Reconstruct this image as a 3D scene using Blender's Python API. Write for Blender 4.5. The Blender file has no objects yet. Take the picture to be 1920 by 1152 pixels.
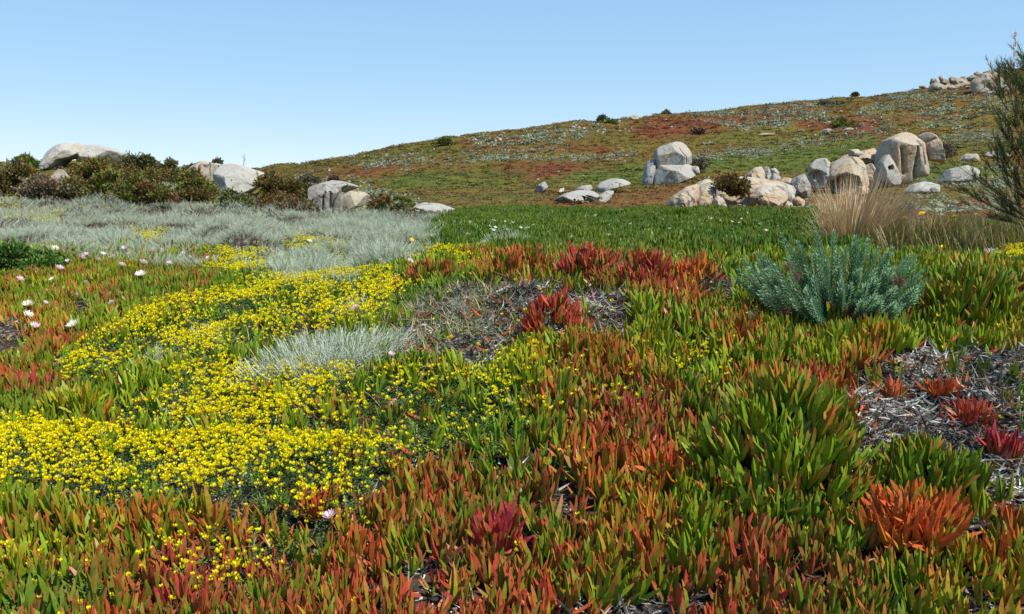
import bpy, math, random
import numpy as np
from mathutils import Vector
R = math.radians
C = bpy.context.scene.collection
rng = np.random.default_rng(7)
random.seed(7)

# ------------------------------------------------------------------ camera, sky, sun, exposure
F = 1800.0                                   # focal length in pixels of the 1920 px wide photograph
PITCH = math.atan(176 / F)
CAMZ = 1.62
cam = bpy.data.cameras.new("camera"); cam.sensor_width = 36; cam.lens = 36 * F / 1920
cam.clip_start = 0.05; cam.clip_end = 4000
camo = bpy.data.objects.new("camera", cam); C.objects.link(camo)
camo.location = (0, 0, CAMZ); camo.rotation_euler = (R(90) - PITCH, 0, 0)
bpy.context.scene.camera = camo

SUN_EL, SUN_AZ = R(56), R(120)                # azimuth clockwise from +Y (view direction): from the right, slightly behind
W = bpy.data.worlds.new("World"); bpy.context.scene.world = W; W.use_nodes = True
nt = W.node_tree; bg = nt.nodes["Background"]
sky = nt.nodes.new("ShaderNodeTexSky"); sky.sky_type = 'NISHITA'; sky.sun_disc = False
sky.sun_elevation = SUN_EL; sky.sun_rotation = SUN_AZ
sky.air_density = 0.9; sky.dust_density = 0.0; sky.ozone_density = 6.0; sky.altitude = 20
pre = nt.nodes.new("ShaderNodeVectorMath"); pre.operation = 'SCALE'; pre.inputs[3].default_value = 1 / 6.0     # soften the horizon glow of the clear sky: colours regraded to look evenly hazy
gam = nt.nodes.new("ShaderNodeGamma"); gam.inputs[1].default_value = 0.34
hsv = nt.nodes.new("ShaderNodeHueSaturation"); hsv.inputs[1].default_value = 1.9
post = nt.nodes.new("ShaderNodeVectorMath"); post.operation = 'SCALE'; post.inputs[3].default_value = 6.0
nt.links.new(sky.outputs[0], pre.inputs[0]); nt.links.new(pre.outputs[0], gam.inputs[0]); nt.links.new(gam.outputs[0], hsv.inputs[4])
nt.links.new(hsv.outputs[0], post.inputs[0]); nt.links.new(post.outputs[0], bg.inputs[0]); bg.inputs[1].default_value = 0.097
sl = bpy.data.lights.new("sun", 'SUN'); sl.energy = 4.6; sl.angle = R(0.5); sl.color = (1, 0.965, 0.90)
so = bpy.data.objects.new("sun", sl); C.objects.link(so)
sd = Vector((math.sin(SUN_AZ) * math.cos(SUN_EL), math.cos(SUN_AZ) * math.cos(SUN_EL), math.sin(SUN_EL)))
so.rotation_euler = sd.to_track_quat('Z', 'Y').to_euler(); so.location = (20, -5, 40)
sc = bpy.context.scene
sc.view_settings.view_transform = 'Standard'; sc.view_settings.look = 'None'
sc.view_settings.exposure = 0.72; sc.view_settings.gamma = 1
sc.render.engine = 'CYCLES'
sc.cycles.max_bounces = 5; sc.cycles.transparent_max_bounces = 4
sc.cycles.diffuse_bounces = 3; sc.cycles.caustics_reflective = False; sc.cycles.caustics_refractive = False

# ------------------------------------------------------------------ helpers
SP, CP = math.sin(PITCH), math.cos(PITCH)
def at(u, v, Y):
    """world point seen in photo pixel (u, v) at world depth Y"""
    dy = F * CP + (576 - v) * SP
    t = Y / dy
    return np.array([(u - 960) * t, Y, CAMZ + (-F * SP + (576 - v) * CP) * t])
def proj(P):
    x, y, z = P[..., 0], P[..., 1], P[..., 2] - CAMZ
    d = y * CP - z * SP
    d = np.maximum(d, 0.05)
    return 960 + F * x / d, 576 - F * (y * SP + z * CP) / d

def _hash(ix, iy, iz, seed):
    n = (ix.astype(np.int64) * 374761393 + iy.astype(np.int64) * 668265263 + iz.astype(np.int64) * 1274126177 + seed * 974634777) & 0xffffffff
    n = ((n ^ (n >> 13)) * 1274126177) & 0xffffffff
    n = ((n ^ (n >> 16)) * 2246822519) & 0xffffffff
    return ((n ^ (n >> 15)) & 0xffffff) / float(0xffffff)
def vn3(x, y, z, seed=0):
    x, y, z = np.broadcast_arrays(np.asarray(x, float), np.asarray(y, float), np.asarray(z, float))
    fx, fy, fz = np.floor(x), np.floor(y), np.floor(z)
    a, b, c = x - fx, y - fy, z - fz
    a = a * a * (3 - 2 * a); b = b * b * (3 - 2 * b); c = c * c * (3 - 2 * c)
    r = 0
    for i in (0, 1):
        for j in (0, 1):
            for k in (0, 1):
                r = r + _hash(fx + i, fy + j, fz + k, seed) * (a if i else 1 - a) * (b if j else 1 - b) * (c if k else 1 - c)
    return r * 2 - 1
def vn2(x, y, seed=0): return vn3(x, y, 0.37, seed)
def fbm2(x, y, seed=0, o=3):
    r, amp = 0, 1.0
    for i in range(o):
        r = r + amp * vn2(np.asarray(x) * 2 ** i, np.asarray(y) * 2 ** i, seed + i); amp *= .5
    return r
def fbm3(P, f, seed=0, o=3):
    r, amp = 0, 1.0
    for i in range(o):
        k = f * 2 ** i
        r = r + amp * vn3(P[:, 0] * k, P[:, 1] * k, P[:, 2] * k, seed + i); amp *= .5
    return r
def nrm(a): return a / np.maximum(np.linalg.norm(a, axis=-1, keepdims=True), 1e-9)
def U(a, b, n): return rng.uniform(a, b, n)
def sr(r, g, b):
    c = np.array([r, g, b], float) / 255
    return np.where(c <= .04045, c / 12.92, ((c + .055) / 1.055) ** 2.4)
def mix(a, b, t):
    t = np.asarray(t)[..., None]
    return a * (1 - t) + b * t

def put(name, V, Fc, mat, col=None, parent=None, origin=(0, 0, 0), smooth=False):
    V = np.asarray(V, np.float32).reshape(-1, 3)
    Fc = np.asarray(Fc, np.int32).reshape(-1, 3)
    me = bpy.data.meshes.new(name)
    me.vertices.add(len(V)); me.loops.add(Fc.size); me.polygons.add(len(Fc))
    me.vertices.foreach_set("co", (V - np.asarray(origin, np.float32)).astype(np.float32).ravel())
    me.loops.foreach_set("vertex_index", Fc.ravel())
    me.polygons.foreach_set("loop_start", np.arange(0, Fc.size, 3, dtype=np.int32))
    me.polygons.foreach_set("use_smooth", np.full(len(Fc), smooth, dtype=bool))
    if col is not None:
        a = me.color_attributes.new("Col", 'FLOAT_COLOR', 'POINT')
        c4 = np.ones((len(V), 4), np.float32); c4[:, :3] = np.asarray(col, np.float32).reshape(-1, 3)
        a.data.foreach_set("color", c4.ravel())
    me.update(calc_edges=True)
    me.materials.append(mat)
    o = bpy.data.objects.new(name, me); C.objects.link(o)
    if parent is not None: o.parent = parent
    else: o.location = origin
    return o
def tag(o, label=None, cat=None, group=None, kind=None):
    if label: o['label'] = label
    if cat: o['category'] = cat
    if group: o['group'] = group
    if kind: o['kind'] = kind
    return o
def thing(name, label, cat, loc, group=None):
    o = bpy.data.objects.new(name, None); C.objects.link(o); o.location = tuple(map(float, loc))
    o.empty_display_size = .05
    return tag(o, label, cat, group)
def copy_tree(o, parent=None):
    c = o.copy(); C.objects.link(c); c.parent = parent
    for ch in list(o.children): copy_tree(ch, c)
    return c

class Geo:
    """collects template instances into one vertex / face / colour array"""
    def __init__(s): s.V, s.F, s.C, s.n = [], [], [], 0
    def add(s, V, Fc, col):
        s.V.append(V.reshape(-1, 3)); s.F.append(Fc + s.n); s.C.append(np.broadcast_to(col, V.shape).reshape(-1, 3)); s.n += V.reshape(-1, 3).shape[0]
    def inst(s, T, P, D, hint, S, cA, cB, SW=None):
        """T=(verts, faces, t): leaf template along +z, bend towards +x. D direction, hint -> local +x"""
        tv, tf, tt = T
        N = len(P)
        if N == 0: return
        D = nrm(D); X = nrm(hint - (hint * D).sum(-1, keepdims=True) * D); Yv = np.cross(D, X)
        S = np.broadcast_to(S, N); SW = S if SW is None else np.broadcast_to(SW, N)
        V = (X[:, None] * tv[None, :, 0:1] + Yv[:, None] * tv[None, :, 1:2]) * SW[:, None, None] + D[:, None] * tv[None, :, 2:3] * S[:, None, None] + P[:, None]
        k = len(tv)
        Fc = (tf[None] + (np.arange(N) * k)[:, None, None]).reshape(-1, 3)
        cA = np.broadcast_to(cA, (N, 3)); cB = np.broadcast_to(cB, (N, 3))
        col = cA[:, None] * (1 - tt[None, :, None]) + cB[:, None] * tt[None, :, None]
        s.add(V, Fc, col)
    def build(s, name, mat, parent=None, origin=(0, 0, 0), smooth=False):
        return put(name, np.concatenate(s.V), np.concatenate(s.F), mat, np.concatenate(s.C), parent, origin, smooth)

def tube_template(ts, ws, bend, sides=3, squash=1.0, rot=0.0):
    v, t = [], []
    for a, w in zip(ts, ws):
        cx = bend * a * a
        for k in range(sides):
            an = rot + 2 * math.pi * k / sides
            v.append((cx + w * math.cos(an) * squash, w * math.sin(an), a)); t.append(a)
    f = []
    for i in range(len(ts) - 1):
        for k in range(sides):
            a0, a1 = i * sides + k, i * sides + (k + 1) % sides
            f += [(a0, a1, a1 + sides), (a0, a1 + sides, a0 + sides)]
    v.append((bend, 0, 1.0)); t.append(1.0)
    b = (len(ts) - 1) * sides
    for k in range(sides): f.append((b + k, b + (k + 1) % sides, len(v) - 1))
    return np.array(v, float), np.array(f, int), np.array(t, float)
def strip_template(n, w, bend, prof, twist=0.0):
    v, t, f = [], [], []
    for i in range(n + 1):
        a = i / n
        ww = w * np.interp(a, [p[0] for p in prof], [p[1] for p in prof])
        ang = twist * a
        for sgn in (-1, 1):
            v.append((bend * a * a + sgn * ww * math.sin(ang), sgn * ww * math.cos(ang), a - .25 * bend * bend * a ** 3)); t.append(a)
    for i in range(n):
        a = 2 * i
        f += [(a, a + 1, a + 3), (a, a + 3, a + 2)]
    return np.array(v, float), np.array(f, int), np.array(t, float)
def merge_t(parts):
    V, Fc, T, n = [], [], [], 0
    for v, f, t in parts:
        V.append(v); Fc.append(f + n); T.append(t); n += len(v)
    return np.concatenate(V), np.concatenate(Fc), np.concatenate(T)
def xf(T, d, hint, s, p, t=None):
    v, f, tt = T
    d = np.array(d, float); d /= np.linalg.norm(d); h = np.array(hint, float); x = h - h.dot(d) * d; x /= np.linalg.norm(x) + 1e-9
    y = np.cross(d, x)
    V = (v[:, :1] * x + v[:, 1:2] * y + v[:, 2:] * d) * s + np.array(p)
    return V, f, (tt if t is None else np.full(len(v), t))
DIAM = (np.array([(0, 0, 0), (.05, -.5, .45), (.05, .5, .45), (0.15, 0, 1)], float), np.array([(0, 1, 2), (1, 3, 2)]), np.array([0, .5, .5, 1.]))

# ------------------------------------------------------------------ materials
def mat_leaf(name, rough=.5, transl=.2, spec=.4, noise=.18, nscale=60):
    m = bpy.data.materials.new(name); m.use_nodes = True; n = m.node_tree; L = n.links
    b = n.nodes["Principled BSDF"]; out = n.nodes["Material Output"]
    at_ = n.nodes.new("ShaderNodeVertexColor"); at_.layer_name = "Col"
    tc = n.nodes.new("ShaderNodeTexCoord"); no = n.nodes.new("ShaderNodeTexNoise"); no.inputs["Scale"].default_value = nscale
    no.inputs["Detail"].default_value = 3
    mr = n.nodes.new("ShaderNodeMapRange"); mr.inputs[1].default_value = .25; mr.inputs[2].default_value = .75
    mr.inputs[3].default_value = 1 - noise; mr.inputs[4].default_value = 1 + noise
    mx = n.nodes.new("ShaderNodeMix"); mx.data_type = 'RGBA'; mx.blend_type = 'MULTIPLY'; mx.inputs[0].default_value = 1
    L.new(tc.outputs["Object"], no.inputs["Vector"]); L.new(no.outputs[0], mr.inputs[0])
    L.new(at_.outputs[0], mx.inputs[6]); L.new(mr.outputs[0], mx.inputs[7])
    L.new(mx.outputs[2], b.inputs["Base Color"])
    b.inputs["Roughness"].default_value = rough; b.inputs["Specular IOR Level"].default_value = spec
    if transl > 0:
        tr = n.nodes.new("ShaderNodeBsdfTranslucent"); ms = n.nodes.new("ShaderNodeMixShader"); ms.inputs[0].default_value = transl
        L.new(mx.outputs[2], tr.inputs[0]); L.new(b.outputs[0], ms.inputs[1]); L.new(tr.outputs[0], ms.inputs[2]); L.new(ms.outputs[0], out.inputs[0])
    return m
M_ICE = mat_leaf("succulent_leaf", .42, .14, .25, .16, 90)
M_LEAF = mat_leaf("thin_leaf", .55, .25, .3, .15, 50)
M_SILV = mat_leaf("woolly_leaf", .8, .18, .15, .12, 60)
M_PETAL = mat_leaf("petal", .6, .3, .2, .06, 80)
M_DRY = mat_leaf("dry_leaf", .7, .05, .25, .3, 120)
M_WOOD = mat_leaf("bark", .85, 0, .2, .3, 40)
M_SCRUB = mat_leaf("scrub_leaf", .7, .15, .2, .2, 6)

def mat_rock(name, base, warm, dark, warm_amt=.5, streak=.35, sc_=1.0, crack=.8):
    m = bpy.data.materials.new(name); m.use_nodes = True; n = m.node_tree; L = n.links
    b = n.nodes["Principled BSDF"]; b.inputs["Roughness"].default_value = .9; b.inputs["Specular IOR Level"].default_value = .2
    tc = n.nodes.new("ShaderNodeTexCoord"); oi = n.nodes.new("ShaderNodeObjectInfo")
    ad = n.nodes.new("ShaderNodeVectorMath"); ad.operation = 'MULTIPLY_ADD'; ad.inputs[1].default_value = (1, 1, 1)
    cb = n.nodes.new("ShaderNodeCombineXYZ"); sc2 = n.nodes.new("ShaderNodeMath"); sc2.operation = 'MULTIPLY'; sc2.inputs[1].default_value = 37
    L.new(oi.outputs["Random"], sc2.inputs[0])
    for i in range(3): L.new(sc2.outputs[0], cb.inputs[i])
    L.new(tc.outputs["Object"], ad.inputs[0]); L.new(cb.outputs[0], ad.inputs[2])
    def noise(scale, detail=4, vec=None, rough=.6):
        x = n.nodes.new("ShaderNodeTexNoise"); x.inputs["Scale"].default_value = scale * sc_; x.inputs["Detail"].default_value = detail; x.inputs["Roughness"].default_value = rough
        L.new(vec or ad.outputs[0], x.inputs["Vector"]); return x
    def ramp(src, a, b_, c0=0., c1=1.):
        x = n.nodes.new("ShaderNodeMapRange"); x.inputs[1].default_value = a; x.inputs[2].default_value = b_; x.inputs[3].default_value = c0; x.inputs[4].default_value = c1
        L.new(src, x.inputs[0]); return x.outputs[0]
    def mixc(f, a, b_, mode='MIX'):
        x = n.nodes.new("ShaderNodeMix"); x.data_type = 'RGBA'; x.blend_type = mode
        if isinstance(f, float): x.inputs[0].default_value = f
        else: L.new(f, x.inputs[0])
        for s, idx in ((a, 6), (b_, 7)):
            if isinstance(s, tuple): x.inputs[idx].default_value = (*s, 1)
            else: L.new(s, x.inputs[idx])
        return x.outputs[2]
    c = mixc(ramp(noise(1.1, 4).outputs[0], .62 - .3 * warm_amt, .78 - .3 * warm_amt), base, warm)
    mp = n.nodes.new("ShaderNodeMapping"); mp.inputs["Scale"].default_value = (5, 5, .5); L.new(ad.outputs[0], mp.inputs["Vector"])
    c = mixc(ramp(noise(.9, 4, mp.outputs[0]).outputs[0], .52, .75, 0, streak), c, dark)
    c = mixc(ramp(noise(14, 3).outputs[0], .5, .72, 0, .35), c, dark)
    c = mixc(ramp(noise(30, 2).outputs[0], .55, .75, 0, .4), c, tuple(min(.6, 1.3 * x) for x in base))
    c = mixc(ramp(noise(2.2, 8, None, .72).outputs[0], .52, .72, 0, .6), c, tuple(.5 * x for x in base))
    wob = n.nodes.new("ShaderNodeVectorMath"); wob.operation = 'MULTIPLY_ADD'; wob.inputs[1].default_value = (.5, .5, .5)
    L.new(noise(2.0, 3).outputs["Color"], wob.inputs[0]); L.new(ad.outputs[0], wob.inputs[2])
    vo = n.nodes.new("ShaderNodeTexVoronoi"); vo.feature = 'DISTANCE_TO_EDGE'; vo.inputs["Scale"].default_value = crack * sc_; L.new(wob.outputs[0], vo.inputs["Vector"])
    ck = ramp(vo.outputs["Distance"], 0, .035, 1, 0); msk = n.nodes.new("ShaderNodeMath"); msk.operation = 'MULTIPLY'; L.new(ck, msk.inputs[0]); L.new(ramp(noise(1.3, 2).outputs[0], .42, .6), msk.inputs[1])
    c = mixc(msk.outputs[0], c, tuple(.35 * x for x in dark))
    L.new(c, b.inputs["Base Color"])
    bp = n.nodes.new("ShaderNodeBump"); bp.inputs["Strength"].default_value = .55; bp.inputs["Distance"].default_value = .14 / sc_
    hn = noise(4, 8, None, .68); L.new(hn.outputs[0], bp.inputs["Height"]); L.new(bp.outputs[0], b.inputs["Normal"])
    return m
M_GREY = mat_rock("grey_granite", (.30, .285, .25), (.33, .265, .19), (.10, .097, .094), .4, .6)
M_PALE = mat_rock("pale_granite", (.345, .325, .28), (.35, .29, .215), (.16, .152, .145), .3, .25)
M_CREAM = mat_rock("cream_granite", (.345, .305, .235), (.37, .255, .155), (.10, .09, .08), .65, .5, 1.0, 1.3)
M_TAN = mat_rock("tan_granite", (.34, .29, .215), (.36, .25, .15), (.09, .08, .07), .5)
M_STREAK = mat_rock("streaked_granite", (.26, .25, .235), (.29, .23, .16), (.06, .06, .063), .4, .85)
M_FAR = mat_rock("far_granite", (.29, .245, .18), (.31, .215, .125), (.09, .08, .065), .5, .5, .5)

# ------------------------------------------------------------------ terrain: one heightfield z(X, Y)
front = [(1400, 2.2), (1152, 2.65)]
leftf = front + [(900, 3.4), (700, 5.0), (600, 6.4), (520, 8.6), (440, 12.5), (400, 17), (368, 21)]
rightf = front + [(900, 3.15), (700, 3.85), (600, 4.4), (520, 5.1), (485, 5.8)]
COLS = {
 -400: leftf + [(330, 25), (300, 29), (305, 33), (345, 50), (345, 90), (342, 130)],
 0: leftf + [(335, 25), (302, 29), (305, 33), (345, 50), (345, 90), (340, 130)],
 160: leftf + [(335, 24.5), (292, 29), (297, 33), (345, 50), (345, 90), (338, 130)],
 300: front + [(900, 3.35), (700, 4.8), (600, 6.1), (520, 8.2), (450, 12), (405, 17), (377, 21), (335, 24.5), (304, 28), (306, 33), (350, 50), (345, 80), (332, 125)],
 450: front + [(900, 3.3), (700, 4.65), (600, 5.9), (525, 7.7), (455, 11.5), (408, 17), (383, 21), (357, 24), (335, 27), (338, 33), (362, 50), (348, 90), (322, 130)],
 600: front + [(900, 3.3), (700, 4.5), (600, 5.6), (530, 7.0), (460, 11), (410, 17), (391, 21.5), (372, 25), (362, 28), (376, 36), (369, 55), (340, 90), (306, 135)],
 780: front + [(900, 3.25), (700, 4.2), (600, 5.0), (530, 5.9), (490, 7.2), (455, 11), (415, 17), (398, 22), (392, 27), (388, 40), (360, 62), (320, 95), (263, 145)],
 960: front + [(900, 3.2), (700, 3.95), (600, 4.5), (520, 5.1), (484, 5.8), (470, 7.5), (456, 10.5), (425, 16), (396, 23), (392, 28), (384, 42), (350, 65), (300, 100), (237, 150)],
 1260: rightf + [(470, 7.5), (457, 10.5), (426, 16), (396, 23), (392, 28), (384, 42), (342, 68), (290, 105), (211, 160)],
 1500: rightf + [(472, 7.5), (460, 10.5), (428, 16), (395, 23), (388, 28), (378, 40), (345, 62), (280, 105), (189, 170)],
 1700: rightf + [(476, 7.5), (458, 10.5), (432, 15), (398, 22), (385, 29), (365, 42), (335, 60), (270, 105), (168, 180)],
 1800: rightf + [(476, 7.5), (458, 10.5), (432, 15), (396, 22), (382, 29), (362, 42), (330, 60), (262, 105), (144, 190)],
 1900: rightf + [(476, 7.5), (458, 10.5), (432, 15), (396, 22), (380, 29), (360, 42), (325, 60), (255, 105), (124, 200)],
 2300: rightf + [(476, 7.5), (458, 10.5), (432, 15), (396, 22), (378, 29), (355, 42), (318, 60), (240, 105), (95, 210)],
}
LY = np.linspace(math.log(.5), math.log(1500), 430)
SG = np.linspace(-.8, .8, 161)
cs, zz = [], []
for u, prof in sorted(COLS.items()):
    ys = [.5]; zs = [0.0]
    ys.append(1.4); zs.append(.12)
    for v, Y in prof: ys.append(Y); zs.append(at(u, v, Y)[2])
    Yc, zc = ys[-1], zs[-1]
    ys += [Yc * 1.12, Yc * 1.5, Yc * 3, 1500]; zs += [zc * .985, zc * .8, 0, -6]
    cs.append((u - 960) / 1790); zz.append(np.interp(LY, np.log(ys), zs))
zz = np.array(zz)
ZG = np.stack([np.interp(SG, cs, zz[:, i]) for i in range(len(LY))], 1)      # (s, logY)
def gsm(A, sig, ax):
    k = np.exp(-.5 * (np.arange(-4 * sig, 4 * sig + 1) / sig) ** 2); k /= k.sum()
    h = len(k) // 2
    Ap = np.concatenate([np.repeat(np.take(A, [0], ax), h, ax), A, np.repeat(np.take(A, [-1], ax), h, ax)], ax)
    return np.apply_along_axis(lambda r: np.convolve(r, k, 'valid'), ax, Ap)
ZG = gsm(gsm(ZG, 2, 1), 3, 0)
def base_z(X, Y):
    Ys = np.maximum(Y, .55)
    s = np.clip(X / np.maximum(Y, 2.2), SG[0], SG[-1] - 1e-6); l = np.clip(np.log(Ys), LY[0], LY[-1] - 1e-6)
    fi = (s - SG[0]) / (SG[1] - SG[0]); fj = (l - LY[0]) / (LY[1] - LY[0])
    i, j = fi.astype(int), fj.astype(int); a, b = fi - i, fj - j
    return ZG[i, j] * (1 - a) * (1 - b) + ZG[i + 1, j] * a * (1 - b) + ZG[i, j + 1] * (1 - a) * b + ZG[i + 1, j + 1] * a * b
def ground_z(X, Y):
    X = np.asarray(X, float); Y = np.asarray(Y, float)
    z = base_z(X, Y) - .085
    z = z + .035 * fbm2(X * 1.3, Y * 1.3, 11) * np.clip(Y / 5, .3, 1.5)
    far = np.clip((Y - 28) / 40, 0, 1)
    z = z + far * (.55 * fbm2(X / 9, Y / 9, 21) + .3 * vn2(X / 2.6, Y / 2.6, 25))
    mid = np.clip((Y - 7) / 5, 0, 1) * np.clip((30 - Y) / 6, 0, 1)
    z = z + mid * .10 * fbm2(X / 1.7, Y / 1.7, 31)
    return z
YM = np.exp(np.linspace(math.log(1.5), math.log(260), 3000))
def ground_at(u, v, ymin=1.5):
    """depth Y at which the sight line through photo pixel (u, v) meets the ground"""
    dy = F * CP + (576 - v) * SP
    t = YM / dy
    rz = CAMZ + (-F * SP + (576 - v) * CP) * t
    hit = np.nonzero((ground_z((u - 960) * t, YM) >= rz) & (YM > ymin))[0]
    return float(YM[hit[0]]) if len(hit) else 150.0
def gp(X, Y): return np.stack([X, Y, ground_z(X, Y)], -1)

# ------------------------------------------------------------------ what grows where (patches mapped on the ground)
UR, VR, STEP = (-300, 2220), (80, 1300), 5
gu = np.arange(UR[0], UR[1], STEP) + 2.5; gv = np.arange(VR[0], VR[1], STEP) + 2.5
GU, GV = np.meshgrid(gu, gv, indexing='ij')
def poly(pts):
    p = [(-320 if u <= 0 else (2240 if u >= 1920 else u), 1320 if v >= 1152 else v) for u, v in pts]
    ins = np.zeros(GU.shape, bool)
    for (x0, y0), (x1, y1) in zip(p, p[1:] + p[:1]):
        if y0 == y1: continue
        c = ((y0 > GV) != (y1 > GV)) & (GU < (x1 - x0) * (GV - y0) / (y1 - y0) + x0)
        ins ^= c
    return ins.astype(float)
def layer(items, blur=2):
    A = np.zeros(GU.shape)
    for d, pts in items: A = np.maximum(A, d * poly(pts))
    return gsm(gsm(A, blur, 0), max(1, blur - 1), 1) if blur else A
def look(A, P, warp=20, lift=.06, seed=5):
    Q = P.copy(); Q[:, 2] += lift
    u, v = proj(Q)
    Yv = P[:, 1]
    u = u + warp * fbm2(P[:, 0] * 9 / np.sqrt(Yv), Yv * 9 / np.sqrt(Yv), seed); v = v + warp * .55 * fbm2(P[:, 0] * 9 / np.sqrt(Yv) + 50, Yv * 9 / np.sqrt(Yv), seed)
    i = np.clip(((u - UR[0]) / STEP).astype(int), 0, len(gu) - 1); j = np.clip(((v - VR[0]) / STEP).astype(int), 0, len(gv) - 1)
    return A[i, j]
LOTUS = layer([
 (1, [(0, 812), (150, 822), (300, 832), (480, 822), (620, 835), (700, 852), (735, 880), (725, 925), (640, 960), (590, 990), (470, 965), (350, 945), (200, 938), (100, 948), (0, 940)]),
 (.85, [(310, 705), (400, 662), (470, 700), (600, 690), (690, 705), (640, 745), (560, 775), (520, 815), (420, 815), (240, 815), (200, 795), (290, 760)]),
 (.75, [(240, 592), (300, 565), (400, 550), (520, 522), (640, 505), (740, 515), (780, 550), (720, 600), (640, 622), (520, 645), (420, 645), (350, 690), (280, 690)]),
 (.5, [(105, 690), (150, 630), (240, 605), (290, 680), (190, 725), (105, 725)]),
 (.34, [(640, 705), (760, 685), (1000, 670), (1040, 770), (980, 850), (880, 870), (740, 860), (640, 830)]),
 (.5, [(640, 870), (820, 850), (860, 880), (740, 930), (640, 985), (520, 1010), (560, 960)]), (.16, [(820, 640), (1100, 640), (1120, 780), (1040, 900), (860, 900)]),
 (.28, [(560, 780), (640, 745), (720, 850), (600, 835)]),
 (.30, [(340, 985), (640, 955), (720, 900), (740, 960), (640, 1010), (560, 1050), (420, 1140), (340, 1110), (300, 1040)]),
 (.10, [(0, 1030), (340, 1000), (420, 1152), (0, 1152)]),
 (.75, [(0, 780), (70, 785), (80, 815), (60, 835), (0, 832)]),
 (.8, [(370, 500), (430, 482), (480, 478), (520, 505), (500, 525), (400, 520)]),
 (.75, [(525, 458), (600, 448), (655, 450), (655, 475), (540, 478)]),
 (.6, [(765, 470), (850, 468), (905, 475), (890, 497), (775, 493)]),
 (.8, [(232, 436), (270, 432), (312, 434), (314, 452), (236, 458)]),
 (.7, [(0, 378), (30, 380), (28, 390), (0, 390)]), (.7, [(20, 400), (90, 394), (132, 400), (90, 407), (30, 406)]),
 (.3, [(1300, 645), (1400, 635), (1425, 720), (1360, 730), (1285, 715)]),
 (.22, [(860, 670), (1000, 660), (1020, 740), (880, 740)]),
 (.7, [(1870, 468), (1920, 455), (1920, 500), (1885, 505)]),
 (.06, [(1000, 560), (1260, 560), (1260, 760), (1000, 900), (860, 860)]),
], 2)
LFOL = layer([
 (1, [(0, 815), (620, 825), (735, 870), (730, 930), (640, 970), (560, 1000), (350, 955), (0, 950)]),
 (1, [(140, 690), (300, 600), (520, 530), (740, 515), (800, 545), (760, 600), (700, 700), (1000, 680), (1020, 770), (970, 860), (740, 860), (640, 830), (520, 830), (200, 815), (150, 760)]),
 (.6, [(340, 985), (720, 900), (740, 960), (560, 1060), (420, 1140), (300, 1040)]),
 (.35, [(0, 960), (340, 1000), (420, 1152), (0, 1152)]),
 (.7, [(90, 690), (200, 620), (300, 690), (200, 760), (100, 740)]),
 (.8, [(370, 500), (480, 478), (520, 505), (400, 525)]), (.8, [(525, 458), (655, 448), (655, 475), (540, 478)]),
 (.5, [(1300, 645), (1425, 640), (1400, 730), (1285, 720)]), (.6, [(232, 436), (312, 434), (314, 455), (236, 460)]),
], 2)
DRY = layer([
 (1, [(1592, 720), (1625, 672), (1720, 645), (1920, 640), (1920, 940), (1870, 950), (1810, 880), (1720, 880), (1625, 905), (1590, 830)]),
 (.75, [(710, 620), (770, 575), (850, 530), (980, 518), (1190, 545), (1195, 620), (1120, 645), (1000, 620), (920, 680), (780, 680)]),
 (.8, [(1310, 510), (1400, 515), (1390, 570), (1320, 560)]),
 (.8, [(1455, 1068), (1570, 1060), (1580, 1105), (1470, 1115)]), (.8, [(1285, 1090), (1350, 1080), (1360, 1115), (1290, 1120)]),
 (.7, [(1045, 1120), (1280, 1110), (1300, 1152), (1040, 1152)]), (.7, [(1080, 830), (1125, 825), (1120, 880), (1085, 880)]),
 (.7, [(1210, 890), (1260, 895), (1250, 930), (1215, 925)]), (.7, [(1810, 950), (1870, 960), (1860, 1010), (1800, 1000)]),
 (.7, [(0, 580), (60, 590), (60, 660), (0, 680)]), (.7, [(130, 560), (170, 560), (165, 590), (130, 590)]),
 (.7, [(1040, 1015), (1075, 1010), (1075, 1040), (1045, 1040)]), (.6, [(1840, 1110), (1920, 1080), (1920, 1152), (1840, 1152)]),
], 1)
GRASS = layer([
 (1.2, [(720, 600), (800, 545), (900, 520), (1000, 550), (980, 640), (860, 665), (740, 675)]),
 (1, [(870, 480), (1000, 462), (1400, 462), (1390, 500), (1200, 505), (900, 505)]),
 (.6, [(1080, 580), (1180, 570), (1180, 650), (1090, 650)]), (.5, [(560, 500), (700, 500), (900, 490), (880, 540), (760, 560)]),
 (.35, [(640, 780), (900, 780), (900, 860), (640, 830)]), (.5, [(100, 690), (200, 740), (190, 800), (100, 770)]),
 (.5, [(1640, 680), (1920, 650), (1920, 760), (1760, 720)]), (.4, [(300, 740), (400, 700), (420, 760), (330, 800)]),
], 2)
MEADOW = layer([(1, [(835, 408), (900, 396), (1040, 388), (1300, 385), (1480, 380), (1560, 385), (1600, 470), (1400, 470), (1000, 468), (880, 462), (800, 455), (815, 430)])], 1)
SILVER = layer([
 (1, [(0, 350), (200, 358), (300, 368), (450, 382), (600, 388), (850, 392), (850, 412), (815, 432), (800, 455), (770, 470), (690, 478), (640, 500), (520, 500), (440, 472), (330, 472), (230, 462), (120, 462), (0, 455)]),
], 1)
REED = layer([(1, [(1640, 430), (1700, 385), (1920, 365), (1920, 475), (1640, 475)])], 1)
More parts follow.
